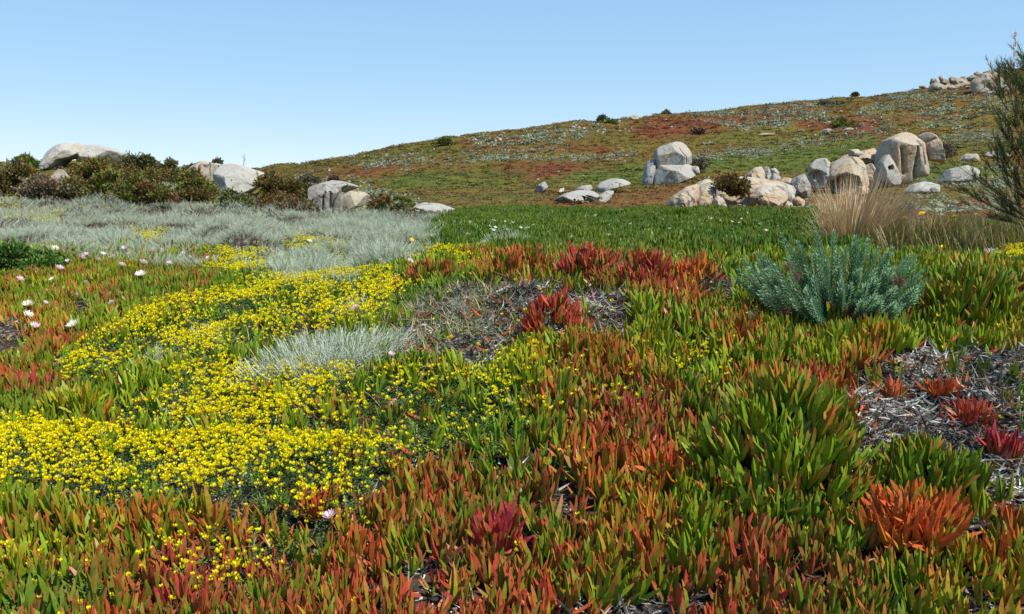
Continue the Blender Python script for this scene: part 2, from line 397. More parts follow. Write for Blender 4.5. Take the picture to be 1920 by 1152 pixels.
RED = layer([
 (.62, [(0, 960), (1280, 800), (1280, 1152), (0, 1152)]), (.65, [(700, 880), (1250, 860), (1250, 1152), (640, 1152)]),
 (.30, [(1230, 740), (1620, 730), (1640, 990), (1450, 990), (1230, 930)]), (.22, [(1720, 480), (1920, 470), (1920, 650), (1740, 650)]),
 (.36, [(1180, 590), (1620, 570), (1700, 700), (1200, 720)]), (.46, [(0, 480), (420, 470), (400, 620), (0, 700)]),
 (.7, [(0, 580), (120, 590), (140, 760), (0, 780)]), (.25, [(70, 730), (190, 720), (200, 815), (80, 815)]),
 (.8, [(1560, 720), (1640, 660), (1640, 760), (1580, 800)]), (.95, [(1600, 960), (1920, 920), (1920, 1060), (1640, 1060)]),
 (.55, [(1000, 650), (1260, 640), (1260, 860), (1000, 860)]), (.85, [(1180, 540), (1340, 500), (1330, 580), (1230, 600)]),
 (.85, [(880, 470), (1260, 470), (1260, 545), (880, 540)]), (.85, [(1340, 690), (1560, 680), (1620, 760), (1400, 740)]),
 (.7, [(1330, 960), (1600, 980), (1560, 1060), (1340, 1060)]), (.6, [(1280, 1060), (1920, 1060), (1920, 1152), (1280, 1152)]),
], 4)
HS = layer([   # silver scrub on the hill
 (.9, [(640, 300), (770, 297), (900, 288), (1100, 284), (1190, 285), (1190, 298), (1000, 294), (800, 306), (700, 316)]),
 (.7, [(880, 262), (960, 250), (1080, 238), (1140, 246), (1080, 262), (960, 280), (900, 275)]),
 (.6, [(1280, 218), (1400, 205), (1560, 190), (1560, 235), (1380, 240)]),
 (.92, [(1600, 205), (1700, 175), (1900, 180), (1900, 245), (1700, 232), (1620, 228)]),
 (1, [(1290, 284), (1400, 278), (1480, 268), (1480, 278), (1400, 289), (1290, 295)]), (1, [(1750, 256), (1900, 246), (1900, 258), (1750, 270)]),
 (.6, [(1480, 360), (1600, 370), (1600, 395), (1440, 395)]), (.5, [(1720, 340), (1900, 300), (1900, 400), (1700, 400)]),
 (.4, [(1480, 250), (1560, 235), (1700, 240), (1640, 262), (1480, 275)]),
 (.8, [(560, 330), (690, 345), (800, 385), (700, 395), (600, 360)]),
], 1)
HG = layer([   # fresh green on the hill
 (1, [(1310, 295), (1460, 278), (1640, 262), (1650, 300), (1500, 325), (1400, 318), (1310, 325)]),
 (.75, [(1050, 335), (1120, 300), (1220, 300), (1215, 345), (1100, 345)]), (.7, [(720, 330), (900, 312), (1010, 318), (940, 352), (740, 352)]),
 (.6, [(540, 316), (700, 285), (860, 255), (860, 278), (700, 300), (600, 325)]), (.7, [(1700, 310), (1800, 300), (1900, 310), (1800, 345), (1690, 345)]),
 (.35, [(700, 345), (1100, 330), (1200, 350), (1000, 375), (760, 380)]), (.5, [(1750, 262), (1900, 255), (1900, 290), (1760, 290)]), (.4, [(1330, 245), (1500, 250), (1700, 250), (1500, 275), (1330, 280)]),
], 1)
HR = layer([   # rust red
 (.9, [(1180, 225), (1340, 212), (1520, 192), (1520, 212), (1340, 245), (1200, 262)]), (.8, [(1480, 225), (1640, 212), (1660, 250), (1500, 245)]),
 (.9, [(880, 310), (1200, 300), (1120, 322), (900, 332)]), (.4, [(980, 375), (1260, 345), (1480, 325), (1300, 362), (1240, 392), (980, 392)]),
 (.7, [(560, 310), (760, 300), (700, 320), (560, 326)]), (.6, [(960, 280), (1160, 265), (1160, 284), (960, 288)]),
 (.7, [(1420, 375), (1600, 380), (1800, 380), (1900, 360), (1900, 410), (1420, 396)]),
], 1)

# ground and hill mesh
ys = np.concatenate([np.linspace(-4, 1.9, 12), np.exp(np.linspace(math.log(2), math.log(260), 430)), np.exp(np.linspace(math.log(270), math.log(1500), 25))])
ws = np.linspace(-1.1, 1.1, 321)
WX, WY = np.meshgrid(ws, ys, indexing='ij')
X = WX * (np.maximum(WY, 0) * 1.0 + 4); P = gp(X.ravel(), WY.ravel())
n1 = len(ys)
ii, jj = np.meshgrid(np.arange(len(ws) - 1), np.arange(n1 - 1), indexing='ij')
a = (ii * n1 + jj).ravel(); Q = np.stack([a, a + n1, a + n1 + 1, a + 1], 1)
FC = np.concatenate([Q[:, [0, 1, 2]], Q[:, [0, 2, 3]]])
OLIVE, GREENH, RUST, SILVH = sr(96, 84, 32), sr(72, 88, 30), sr(104, 60, 34), sr(132, 140, 116)
def hill_col(P, jitter=True):
    n = len(P)
    a1 = fbm2(P[:, 0] / 9, P[:, 1] / 12, 41); a2 = fbm2(P[:, 0] / 6, P[:, 1] / 7, 45)
    g = np.clip(look(HG, P, 8, .1) * 1.0 + .25 * a1 + .15 * a2 + .25 * fbm2(P[:, 0] / 2, P[:, 1] / 3, 57), 0, 1); r = np.clip(look(HR, P, 10, .1) + .28 + .55 * a2 + .35 * fbm2(P[:, 0] / 2.2, P[:, 1] / 3, 51) + .25 * fbm2(P[:, 0] / 11, P[:, 1] / 14, 49), 0, 1)
    c = mix(np.broadcast_to(OLIVE, (n, 3)), RUST, np.clip(r, 0, 1)); c = mix(c, GREENH, np.clip(g * .85, 0, .85))
    return c
col = np.tile(sr(58, 47, 37), (len(P), 1))
fm = P[:, 1] > 21
col[fm] = hill_col(P[fm]) * .85
col[P[:, 1] > 240] = sr(90, 96, 60)
def mat_ground():
    m = mat_leaf("heath_ground", .95, 0, .1, .45, 3)
    n = m.node_tree; b = n.nodes["Principled BSDF"]
    bp = n.nodes.new("ShaderNodeBump"); bp.inputs["Strength"].default_value = .8; bp.inputs["Distance"].default_value = .15
    no = n.nodes.new("ShaderNodeTexNoise"); no.inputs["Scale"].default_value = 3; no.inputs["Detail"].default_value = 10
    tc = n.nodes.new("ShaderNodeTexCoord"); n.links.new(tc.outputs["Object"], no.inputs["Vector"])
    n.links.new(no.outputs[0], bp.inputs["Height"]); n.links.new(bp.outputs[0], b.inputs["Normal"])
    return m
tag(put("terrain", P, FC, mat_ground(), col, smooth=True), "rising coastal heath ground and hillside", kind="structure")

def samp(Y0, Y1, dens, s0=-.64, s1=.64):
    if s0 == -.64 and Y1 < 6: s0 = -.98
    if s1 == .64 and Y1 < 6: s1 = .98
    if s0 == -.64 and Y1 < 30: s0 = -.76
    if s1 == .64 and Y1 < 30: s1 = .76
    n = int(dens * (s1 - s0) * (Y1 ** 2 - Y0 ** 2) / 2)
    Y = np.sqrt(rng.uniform(Y0 ** 2, Y1 ** 2, n)); s = rng.uniform(s0, s1, n)
    return gp(s * Y, Y)
def keepm(P, prob): return P[rng.random(len(P)) < prob]
def keep(P, prob): return P[rng.random(len(P)) < prob]

# ------------------------------------------------------------------ ice plant
ICE_HI = [tube_template([0, .2, .48, .76, .93], [.056, .080 * w, .087 * w, .066 * w, .031 * w], b, 3, 1.0, ro) for b, w, ro in ((.04, 1, 0), (.16, .9, .3), (.3, 1, -.25), (.12, 1.15, .1), (.22, .8, .6), (-.08, .95, .2), (.42, .9, 0))]
ICE_LO = [tube_template([0, .4, .8], [.06, .088, .055], b, 3) for b in (.06, .2)]
G1, G2, G3 = sr(112, 146, 24), sr(74, 116, 28), sr(156, 164, 30)
ORG, REDC, CRIM, BRN = sr(194, 92, 42), sr(172, 62, 46), sr(158, 42, 58), sr(146, 88, 38)
def ice(geo, P, red, length, leaves, T, tilt_to=None, spread=1.0, hue=None, brown=.26, tint=None):
    """shoots of fleshy three-edged leaves; red 0..1"""
    n = len(P)
    if n == 0: return
    ax = np.stack([U(-.28, .28, n), U(-.28, .28, n) - .05, np.ones(n)], 1)
    if tilt_to is not None: ax = ax + tilt_to
    P = P + np.stack([np.zeros(n), np.zeros(n), (.045 * np.clip(vn2(P[:, 0] * 3.1, P[:, 1] * 3.1, 67) + .15, 0, 1)) * np.clip(np.max(length) / .09, .5, 1)], 1)
    ax = nrm(ax); ph = U(0, 6.28, n); sz = U(.68, 1.22, n) * (1 + .28 * vn2(P[:, 0] * 5, P[:, 1] * 5, 66)); rsh = U(-.22, .22, n)
    hue = U(0, 1, n) if hue is None else hue
    for j in range(leaves):
        k = j / max(1, leaves - 1)                       # 0 inner ... 1 outer
        az = ph + j * (math.pi if j % 2 else math.pi / 2 * 0.97) + U(-.35, .35, n) + (j // 2) * 1.45
        h = np.stack([np.cos(az), np.sin(az), np.zeros(n)], 1)
        th = (.10 + .66 * k * spread) * U(.6, 1.45, n)
        d = ax * np.cos(th)[:, None] + h * np.sin(th)[:, None]
        L = length * sz * (0.72 + .34 * math.sin(2.2 * k + .5)) * U(.85, 1.12, n)
        r = np.clip(red + .25 * (k - .4) + U(-.24, .24, n) + rsh, 0, 1)
        g = mix(mix(np.broadcast_to(G1, (n, 3)), G2, np.clip(hue * 1.2 - .35, 0, 1)), G3, np.clip(.6 - hue * 1.6, 0, 1))
        hot = mix(mix(np.broadcast_to(ORG, (n, 3)), REDC, np.clip(hue * 1.4, 0, 1)), CRIM, np.clip((hue - .72) * 3, 0, 1) * np.clip(red * 1.5 - .3, 0, 1))
        if tint is not None: g = mix(g, np.broadcast_to(tint, (n, 3)), U(.6, 1, n))
        A = mix(g, hot, np.clip(r * 2.6 - 1.65, 0, .88)); B = mix(mix(g, np.broadcast_to(BRN, (n, 3)), brown * U(.3, 1.3, n)), hot, np.clip(r * 2.6 - .7, 0, 1))
        br = U(.8, 1.15, n)[:, None]
        b = P + ax * (.004 + .10 * np.broadcast_to(length, n) * (1 - k))[:, None] + h * .006
        ti = rng.integers(0, len(T), n)
        for q in range(len(T)):
            mk = ti == q
            geo.inst(T[q], b[mk], d[mk], -h[mk], L[mk], (A * br)[mk], (B * br)[mk], L[mk] * U(.8, 1.15, mk.sum()))
def ice_prob(P):
    lo, lf, dr, gr, me, si = (look(A, P) for A in (LOTUS, LFOL, DRY, GRASS, MEADOW, SILVER))
    p = 1 - np.clip(lf * .62 + lo * .35, 0, .93)
    p = p * (1 - np.clip(dr * 1.35, 0, .97)) * (1 - .6 * gr) * (1 - np.clip(me * 1.3, 0, 1)) * (1 - np.clip(si * 1.4, 0, 1)) * (1 - np.clip(look(REED, P) * 1.3, 0, 1))
    gaps = fbm2(P[:, 0] * 4.2, P[:, 1] * 4.2, 61)
    return p * np.clip(1.1 + 1.3 * gaps, .36, 1)
def ice_red(P): return np.clip(look(RED, P) * .66 + .04 + .30 * fbm2(P[:, 0] * 3, P[:, 1] * 3, 71) + .10 * fbm2(P[:, 0] * .9, P[:, 1] * .9, 74), 0, 1)
def ice_hue(P): return np.clip(.56 + .55 * fbm2(P[:, 0] * 2.2, P[:, 1] * 2.2, 81) + U(-.2, .2, len(P)), 0, 1)
g = Geo()
Pn = samp(2.1, 5.2, 900); Pn = keep(Pn, ice_prob(Pn))
ice(g, Pn, ice_red(Pn), .097, 6, ICE_HI, hue=ice_hue(Pn))
Pn = samp(5.2, 11.5, 520); Pn = keep(Pn, ice_prob(Pn))
ice(g, Pn, ice_red(Pn) * .9, .092, 5, ICE_LO, hue=ice_hue(Pn))
Pl = samp(2.1, 5.4, 170); Pl = keep(Pl, np.clip(1 - look(LOTUS, Pl) - look(MEADOW, Pl), 0, 1)); n = len(Pl); az = U(0, 6.28, n)      # old orange leaves lying at the edges of the mats
Pl[:, 2] += U(.005, .035, n); h = np.stack([np.cos(az), np.sin(az), U(-.05, .4, n)], 1); c = mix(np.broadcast_to(sr(190, 96, 44), (n, 3)), sr(160, 54, 50), U(0, 1, n)) * U(.7, 1.1, n)[:, None]
L = U(.05, .1, n); g.inst(ICE_HI[2], Pl, h, np.tile((0., 0, 1), (n, 1)), L, c, c * .9, L)
tag(g.build("ice_plant_carpet", M_ICE), "carpet of upright fleshy ice plant leaves, green with orange and red tips", "ice plant", kind="stuff")

# green meadow of ice plant behind the bank
g = Geo()
Pn = samp(7.5, 25.5, 420, -.1, .4); Pn = keep(Pn, look(MEADOW, Pn, 18) * 1.2)
n = len(Pn)
ice(g, Pn, np.clip(-.15 + .25 * fbm2(Pn[:, 0], Pn[:, 1], 5), 0, 1), .12 * (1 + .35 * fbm2(Pn[:, 0] * 1.1, Pn[:, 1] * .8, 15)), 5, ICE_LO, spread=.9, hue=np.clip(.85 + .35 * fbm2(Pn[:, 0] * .8, Pn[:, 1] * .8, 8), .3, 1.2), brown=.15, tint=mix(np.broadcast_to(sr(62, 104, 26), (n, 3)), sr(98, 122, 32), np.clip(.3 + .6 * fbm2(Pn[:, 0] * .9, Pn[:, 1] * .6, 18), 0, 1)))
tag(g.build("green_meadow_cover", M_ICE), "dense green ice plant meadow behind the bank", "ground cover", kind="stuff")

# ------------------------------------------------------------------ yellow lotus mats
def sprig(nl, seed):
    r = random.Random(seed); parts = []
    for i in range(nl):
        a = r.uniform(0, 6.28); z = r.uniform(.1, 1); rr = .55 * math.sqrt(r.random())
        p = (rr * math.cos(a), rr * math.sin(a), z)
        d = (math.cos(a + r.uniform(-1, 1)), math.sin(a + r.uniform(-1, 1)), r.uniform(-.1, .9))
        parts.append(xf(DIAM, d, (0, 0, 1), r.uniform(.2, .34), p, r.random()))
    return merge_t(parts)
SPR = [sprig(11, i) for i in range(4)]
def umbel(nf, seed):
    """ring of pea flowers: upright standard, wings, orange underside"""
    r = random.Random(seed); parts = []
    for i in range(nf):
        a = 6.283 * i / nf + r.uniform(-.3, .3)
        h = (math.cos(a), math.sin(a), 0); base = (.32 * h[0], .32 * h[1], r.uniform(-.1, .12))
        st = (np.array([(0, -.12, 0), (0, .12, 0), (.05, -.36, .42), (.05, .36, .42), (-.03, -.22, .78), (-.03, .22, .78)], float), np.array([(0, 1, 3), (0, 3, 2), (2, 3, 5), (2, 5, 4)]), np.array([.55, .55, 0, 0, 0, .1]))
        parts.append(xf(st, (h[0] * .45, h[1] * .45, 1), h, .75, base))
        wg = (np.array([(0, 0, 0), (.0, -.17, .35), (0, .17, .35), (.1, 0, .62)], float), np.array([(0, 1, 2), (1, 3, 2)]), np.array([1, .35, .35, .1]))
        parts.append(xf(wg, (h[0], h[1], .35), (0, 0, 1), .8, base))
        parts.append(xf((np.array([(0, -.07, 0), (0, .07, 0), (0, 0, .4)], float), np.array([(0, 1, 2)]), np.array([1, 1, .9])), (-h[0] * .6, -h[1] * .6, -1), h, .8, base))
    return merge_t(parts)
UMB = [umbel(5, 3), umbel(4, 4), umbel(6, 9), umbel(3, 5)]
UMB_LO = [umbel(3, 11), umbel(4, 12)]
YEL, YEL2, YO, LGR, LGR2, LGR3 = sr(244, 234, 20), sr(238, 220, 8), sr(170, 118, 14), sr(56, 84, 30), sr(92, 122, 46), sr(66, 94, 50)
g = Geo(); gf = Geo()
def mound(P): return .035 + .05 * np.clip(look(LOTUS, P), 0, 1) + .03 * vn2(P[:, 0] * 3.5, P[:, 1] * 3.5, 91)
for Y0, Y1, dens, ss in ((2.1, 5.4, 2300, .030), (5.4, 16, 700, .045)):
    Pn = samp(Y0, Y1, dens); Pn = keep(Pn, np.clip(look(LFOL, Pn), 0, 1) * np.clip(1.1 + .8 * fbm2(Pn[:, 0] * 3, Pn[:, 1] * 3, 92), .15, 1)); n = len(Pn)
    Pn[:, 2] += np.clip(mound(Pn), .01, 1) * U(.2, 1.0, n)
    D = np.stack([U(-.5, .5, n), U(-.5, .5, n), np.ones(n)], 1); S = U(.7, 1.3, n) * ss
    ti = rng.integers(0, 4, n)
    for q in range(4):
        mk = ti == q; c = mix(np.broadcast_to(LGR, (mk.sum(), 3)), LGR2, U(0, 1, mk.sum())); c2 = mix(np.broadcast_to(LGR2, (mk.sum(), 3)), LGR3, U(0, 1, mk.sum()))
        g.inst(SPR[q], Pn[mk], D[mk], np.tile((1., 0, 0), (mk.sum(), 1)), S[mk], c, c2)
mat_root = g.build("trefoil_mat", M_LEAF)
tag(mat_root, "low mat of yellow flowering trefoil spreading between the ice plants", "flower mat", kind="stuff")
for Y0, Y1, dens, T in ((2.1, 5.4, 3100, UMB), (5.4, 22, 1250, UMB_LO)):
    Pn = samp(Y0, Y1, dens); n0 = len(Pn)
    lo = np.clip(look(LOTUS, Pn, 34) * .75 + look(LOTUS, Pn, 16, .06, 9) * .35 + .0, 0, 1) * np.clip(.95 + 1.25 * fbm2(Pn[:, 0] * 4.5, Pn[:, 1] * 4.5, 97), .12, 1)
    pr = lo * np.clip(.95 + .75 * fbm2(Pn[:, 0] * 3.2, Pn[:, 1] * 3.2, 95), .12, 1.1) * (.62 + .7 * lo) + .004
    Pn = keep(Pn, pr); n = len(Pn)
    Pn[:, 2] += np.clip(mound(Pn), .02, 1) + U(.02, .065, n)
    D = np.stack([U(-.45, .45, n), U(-.45, .45, n) - .15, np.ones(n)], 1); S = U(.75, 1.15, n) * (.0145 if Y0 < 5 else .0185)
    ti = rng.integers(0, len(T), n); rot = U(0, 6.28, n)
    for q in range(len(T)):
        mk = ti == q; m = mk.sum(); c = mix(np.broadcast_to(YEL, (m, 3)), YEL2, U(0, 1, m)) * U(.85, 1.05, m)[:, None]
        gf.inst(T[q], Pn[mk], D[mk], np.stack([np.cos(rot[mk]), np.sin(rot[mk]), np.zeros(m)], 1), S[mk], c, np.broadcast_to(YO, (m, 3)))
tag(gf.build("blossom", M_PETAL, mat_root), kind="stuff")

# ------------------------------------------------------------------ silver everlasting
def silver_shoot(nl, seed, flower=False):
    r = random.Random(seed); parts = []
    bl = strip_template(1, .035, .12, [(0, .8), (1, .15)])
    for i in range(nl):
        z = (i + .5) / nl * .9; a = i * 2.4 + r.uniform(-.4, .4)
        d = (math.cos(a) * .75, math.sin(a) * .75, 1.0)
        parts.append(xf(bl, d, (math.cos(a), math.sin(a), 0), .30 * (1.15 - .5 * z), (0, 0, z * .85), .25 + .75 * z))
    st = strip_template(1, .02, 0, [(0, 1), (1, .6)]); parts.append((st[0], st[1], st[2] * .4))
    return merge_t(parts)
SH_HI = [silver_shoot(16, i) for i in range(3)]; SH_LO = [silver_shoot(7, i + 5) for i in range(3)]
SV1, SV2, SV3 = sr(164, 172, 142), sr(218, 225, 204), sr(236, 238, 224)
def silver(geo, P, D, L, T, green=.0):
    n = len(P); ti = rng.integers(0, len(T), n)
    A = mix(np.broadcast_to(SV1, (n, 3)), sr(92, 108, 78), U(0, 1, n) * .8); B = mix(np.broadcast_to(SV2, (n, 3)), SV3, U(0, 1, n)); B = mix(B, np.broadcast_to(sr(150, 164, 120), (n, 3)), np.clip(U(0, .5, n) + green, 0, 1))
    for q in range(len(T)):
        mk = ti == q
        geo.inst(T[q], P[mk], D[mk], np.stack([U(-1, 1, mk.sum()), U(-1, 1, mk.sum()), np.zeros(mk.sum())], 1), L[mk], A[mk], B[mk])
def cushion(P): return np.clip(.5 + .6 * vn2(P[:, 0] * 1.5, P[:, 1] * 1.2, 101) + .6 * vn2(P[:, 0] * 3.3, P[:, 1] * 2.6, 102), 0, 1.5)
g = Geo()
for Y0, Y1, dens, T, L in ((6.5, 13, 760, SH_HI, .10), (13, 24, 480, SH_LO, .10)):
    Pn = samp(Y0, Y1, dens, -.64, .02); Pn = keep(Pn, np.clip(look(SILVER, Pn, 10, .22) * 1.3 - .1, 0, 1) * (1 - .8 * np.clip(look(LOTUS, Pn), 0, 1))); n = len(Pn)
    e = .05; h0 = cushion(Pn); hx = cushion(Pn + [e, 0, 0]); hy = cushion(Pn + [0, e, 0])
    sl_ = np.stack([-(hx - h0) / e, -(hy - h0) / e], 1) * .22
    Pn = keepm(Pn, np.clip(.35 + 1.3 * h0, .2, 1)); n = len(Pn); h0 = cushion(Pn); hx = cushion(Pn + [e, 0, 0]); hy = cushion(Pn + [0, e, 0]); sl_ = np.stack([-(hx - h0) / e, -(hy - h0) / e], 1) * .3
    Pn[:, 2] += .25 * h0 - .06 + U(-.05, .0, n)
    D = np.stack([sl_[:, 0] * 1.9 + U(-.7, .7, n), sl_[:, 1] * 1.9 + U(-.7, .7, n), np.ones(n)], 1)
    silver(g, Pn, D, U(.6, 1.25, n) * L, T, .25 * np.clip(fbm2(Pn[:, 0] * .7, Pn[:, 1] * .7, 105), 0, 1))
tag(g.build("silver_scrub", M_SILV), "field of low silver grey everlasting below the rocky outcrop", "silver scrub", kind="stuff")

def silver_bush(u, v, wpx, hpx, label, n, L=.13, T=SH_HI, group=None, Y=None):
    Y = Y or ground_at(u, v); c = at(u, v, Y); k = Y / F
    rx, rz = wpx * k / 2, hpx * k
    g = Geo(); a = U(0, 6.28, n); rr = np.sqrt(U(0, 1, n)) * rx
    X, Yy = c[0] + rr * np.cos(a), c[1] + .75 * rr * np.sin(a)
    t = rr / rx; lump = .8 + .35 * vn2(X * 5 / rx * .3, Yy * 5 / rx * .3, int(u))
    P = gp(X, Yy); P[:, 2] += np.clip((rz - L * .7) * np.sqrt(np.clip(1 - t ** 2, 0, 1)) * lump, 0, 9) - .02 - U(0, .03, n)
    D = np.stack([np.cos(a) * t * .9 + U(-.35, .35, n), np.sin(a) * t * .9 + U(-.35, .35, n), 1.1 - .4 * t], 1)
    silver(g, P, D, U(.65, 1.2, n) * L, T)
    cz = gp(np.array([c[0]]), np.array([c[1]]))[0]
    return tag(g.build("silver_bush", M_SILV, None, cz), label, "bush", group)

# ------------------------------------------------------------------ dead litter, grass, reeds
CURL = [strip_template(5, .06, b, [(0, .7), (.3, 1), (.7, .9), (1, .2)], tw) for b, tw in ((.4, 1.2), (.9, 2.2), (-.7, -1.8), (1.3, .8))]
g = Geo()
for Y0, Y1, dens in ((2.1, 5.6, 5200), (5.6, 9, 900)):
    Pn = samp(Y0, Y1, dens); d = np.clip(look(DRY, Pn, 10) * 1.15, 0, 1); d = np.maximum(d, .34)
    Pn = keep(Pn, d); n = len(Pn); dd = look(DRY, Pn, 10)
    az = 6.28 * vn2(Pn[:, 0] * 4, Pn[:, 1] * 4, 111) + U(-.9, .9, n)
    Pn[:, 2] += .008 + U(0, .045, n) * dd + .05 * dd * np.clip(vn2(Pn[:, 0] * 6, Pn[:, 1] * 6, 112) + .2, 0, 1)
    D = np.stack([np.cos(az), np.sin(az), U(-.4, .32, n)], 1); L = U(.03, .10, n) * (.45 + .55 * np.clip(dd * 1.3, 0, 1))
    tone = np.clip(.35 + .6 * fbm2(Pn[:, 0] * 7, Pn[:, 1] * 7, 113) + U(-.42, .42, n), 0, 1)
    c = mix(mix(np.broadcast_to(sr(40, 39, 39), (n, 3)), sr(140, 137, 130), np.clip(tone * 1.7, 0, 1)), sr(224, 217, 200), np.clip(tone * 2.4 - 1.5, 0, 1))
    rb = rng.random(n) < .05; c[rb] = sr(120, 66, 44) * U(.5, 1.1, rb.sum())[:, None]
    ti = rng.integers(0, 4, n)
    for q in range(4):
        mk = ti == q
        g.inst(CURL[q], Pn[mk], D[mk], np.stack([U(-1, 1, mk.sum()), U(-1, 1, mk.sum()), U(-.6, .75, mk.sum())], 1), L[mk], c[mk], c[mk] * .85, U(.036, .074, mk.sum()))
Pn = samp(2.1, 5.6, 260); Pn = keep(Pn, look(DRY, Pn, 10)); n = len(Pn); az = U(0, 6.28, n); Pn[:, 2] += U(.01, .06, n)     # dead trailing stems tying the litter together
tr = tube_template([0, .2, .4, .6, .8, .96], [.012, .014, .012, .012, .010, .006], .35, 4); h = np.stack([np.cos(az), np.sin(az), U(-.1, .12, n)], 1)
g.inst(tr, Pn, h, U(-1, 1, (n, 3)), U(.07, .2, n), sr(122, 104, 86) * U(.5, 1.3, n)[:, None], sr(150, 132, 110) * U(.6, 1.2, n)[:, None])
tag(g.build("dead_leaf_litter", M_DRY), "tangled grey litter of shrivelled dead ice plant leaves", "litter", kind="stuff")

BLADE = [strip_template(4, .014, b, [(0, 1), (.6, .8), (1, .05)]) for b in (.15, .4, .75)]
GA, GB, GC_ = sr(98, 126, 52), sr(196, 180, 122), sr(134, 146, 84)
g = Geo()
for Y0, Y1, dens in ((2.1, 5.8, 3400), (5.8, 11, 1000)):
    Pn = samp(Y0, Y1, dens); gr = look(GRASS, Pn, 14) * .9 + .03 + .08 * look(LFOL, Pn); Pn = keep(Pn, gr); n = len(Pn); az = U(0, 6.28, n)
    h = np.stack([np.cos(az), np.sin(az), np.zeros(n)], 1); D = h * U(.1, .9, n)[:, None] + [0, 0, 1]
    c = mix(np.broadcast_to(GA, (n, 3)), GC_, U(0, 1, n)); st = rng.random(n) < .42; c[st] = GB * U(.6, 1.05, st.sum())[:, None]
    ti = rng.integers(0, 3, n); L = U(.05, .13, n)
    for q in range(3):
        mk = ti == q; g.inst(BLADE[q], Pn[mk], D[mk], h[mk], L[mk], c[mk] * .7, c[mk], L[mk] * U(1, 2.2, mk.sum()))
tag(g.build("fine_grass", M_LEAF), "thin green and straw coloured grass among the ice plants", "grass", kind="stuff")

g = Geo()
Pn = samp(7.5, 16, 420, .33, .66); Pn = keep(Pn, look(REED, Pn, 8)); n = len(Pn); az = U(0, 6.28, n)
h = np.stack([np.cos(az), np.sin(az), np.zeros(n)], 1); D = h * U(.05, .4, n)[:, None] + [-.05, 0, 1]
c = mix(np.broadcast_to(sr(88, 102, 38), (n, 3)), sr(136, 112, 56), np.clip(U(-.2, 1, n) + .4 * vn2(Pn[:, 0] * 1.5, Pn[:, 1] * 1.5, 5), 0, 1))
ti = rng.integers(0, 2, n); L = U(.18, .4, n)
for q in range(2):
    mk = ti == q; g.inst(BLADE[q], Pn[mk], D[mk], h[mk], L[mk], c[mk] * .6, c[mk], L[mk] * U(.7, 1.3, mk.sum()))
tag(g.build("brown_reeds", M_LEAF), "olive brown rushes growing behind the spurge", "rushes", kind="stuff")

# ------------------------------------------------------------------ hill scrub
def dome(n, seed, flat=.55):
    r = random.Random(seed); parts = []
    for i in range(n):
        a = r.uniform(0, 6.28); z = r.random(); q = math.sqrt(1 - z * z)
        p = np.array((q * math.cos(a), q * math.sin(a), z * flat)) * r.uniform(.55, 1)
        d = (q * math.cos(a) + r.uniform(-.7, .7), q * math.sin(a) + r.uniform(-.7, .7), r.uniform(-.3, .4))
        parts.append(xf(DIAM, d, (q * math.cos(a) * .7 + r.uniform(-.4, .4), q * math.sin(a) * .7 + r.uniform(-.4, .4), z + .5), r.uniform(.34, .58), p, r.random()))
    return merge_t(parts)
DOME = [dome(22, i) for i in range(4)]
g = Geo(); gs = Geo()
for Y0, Y1, dens, s in ((21.3, 50, 9, (.09, .24)), (50, 110, 4.0, (.14, .38)), (110, 215, 1.7, (.2, .55))):
    Pn = samp(Y0, Y1, dens)
    u, v = proj(Pn); n = len(Pn)
    hs = np.clip(look(HS, Pn, 9, .1), 0, 1); isv = rng.random(n) < np.clip(hs * 1.25, 0, .88) * np.clip(.85 + 1.1 * vn2(Pn[:, 0] / 3.2, Pn[:, 1] / 4.5, 131), .05, 1)
    if Y0 < 25: isv &= rng.random(n) < .8
    for geo, mk, sv in ((g, ~isv, False), (gs, isv, True)):
        Q = Pn[mk]; m = len(Q); S = U(s[0], s[1], m) * U(.6, 1.1, m)
        if sv:
            A = mix(np.broadcast_to(sr(104, 110, 86), (m, 3)), sr(98, 103, 74), U(0, 1, m)); B = mix(np.broadcast_to(SILVH, (m, 3)), sr(132, 139, 115), U(0, 1, m)); S = S * 1.3
        else:
            cc = hill_col(Q) * U(.78, 1.14, m)[:, None]
            dk = rng.random(m) < .04; cc[dk] = sr(66, 62, 40) * U(.6, 1.2, dk.sum())[:, None]
            A = cc * .88; B = cc * 1.1; S[dk] *= 1.25
        ti = rng.integers(0, 4, m)
        for q in range(4):
            k = ti == q; mm = k.sum()
            geo.inst(DOME[q], Q[k] - [0, 0, .03], np.stack([U(-.2, .2, mm), U(-.2, .2, mm) - .1, np.ones(mm)], 1), np.stack([U(-1, 1, mm), U(-1, 1, mm), np.zeros(mm)], 1), S[k] * (1 if sv else .62), A[k], B[k], S[k])
hs_ = g.build("hill_ground_cover", M_SCRUB); tag(hs_, "olive green and rust red low growth covering the hillside", "ground cover", kind="stuff")
tag(gs.build("hill_silver_scrub", M_SILV), "bands of silver grey scrub across the hillside", "silver scrub", kind="stuff")

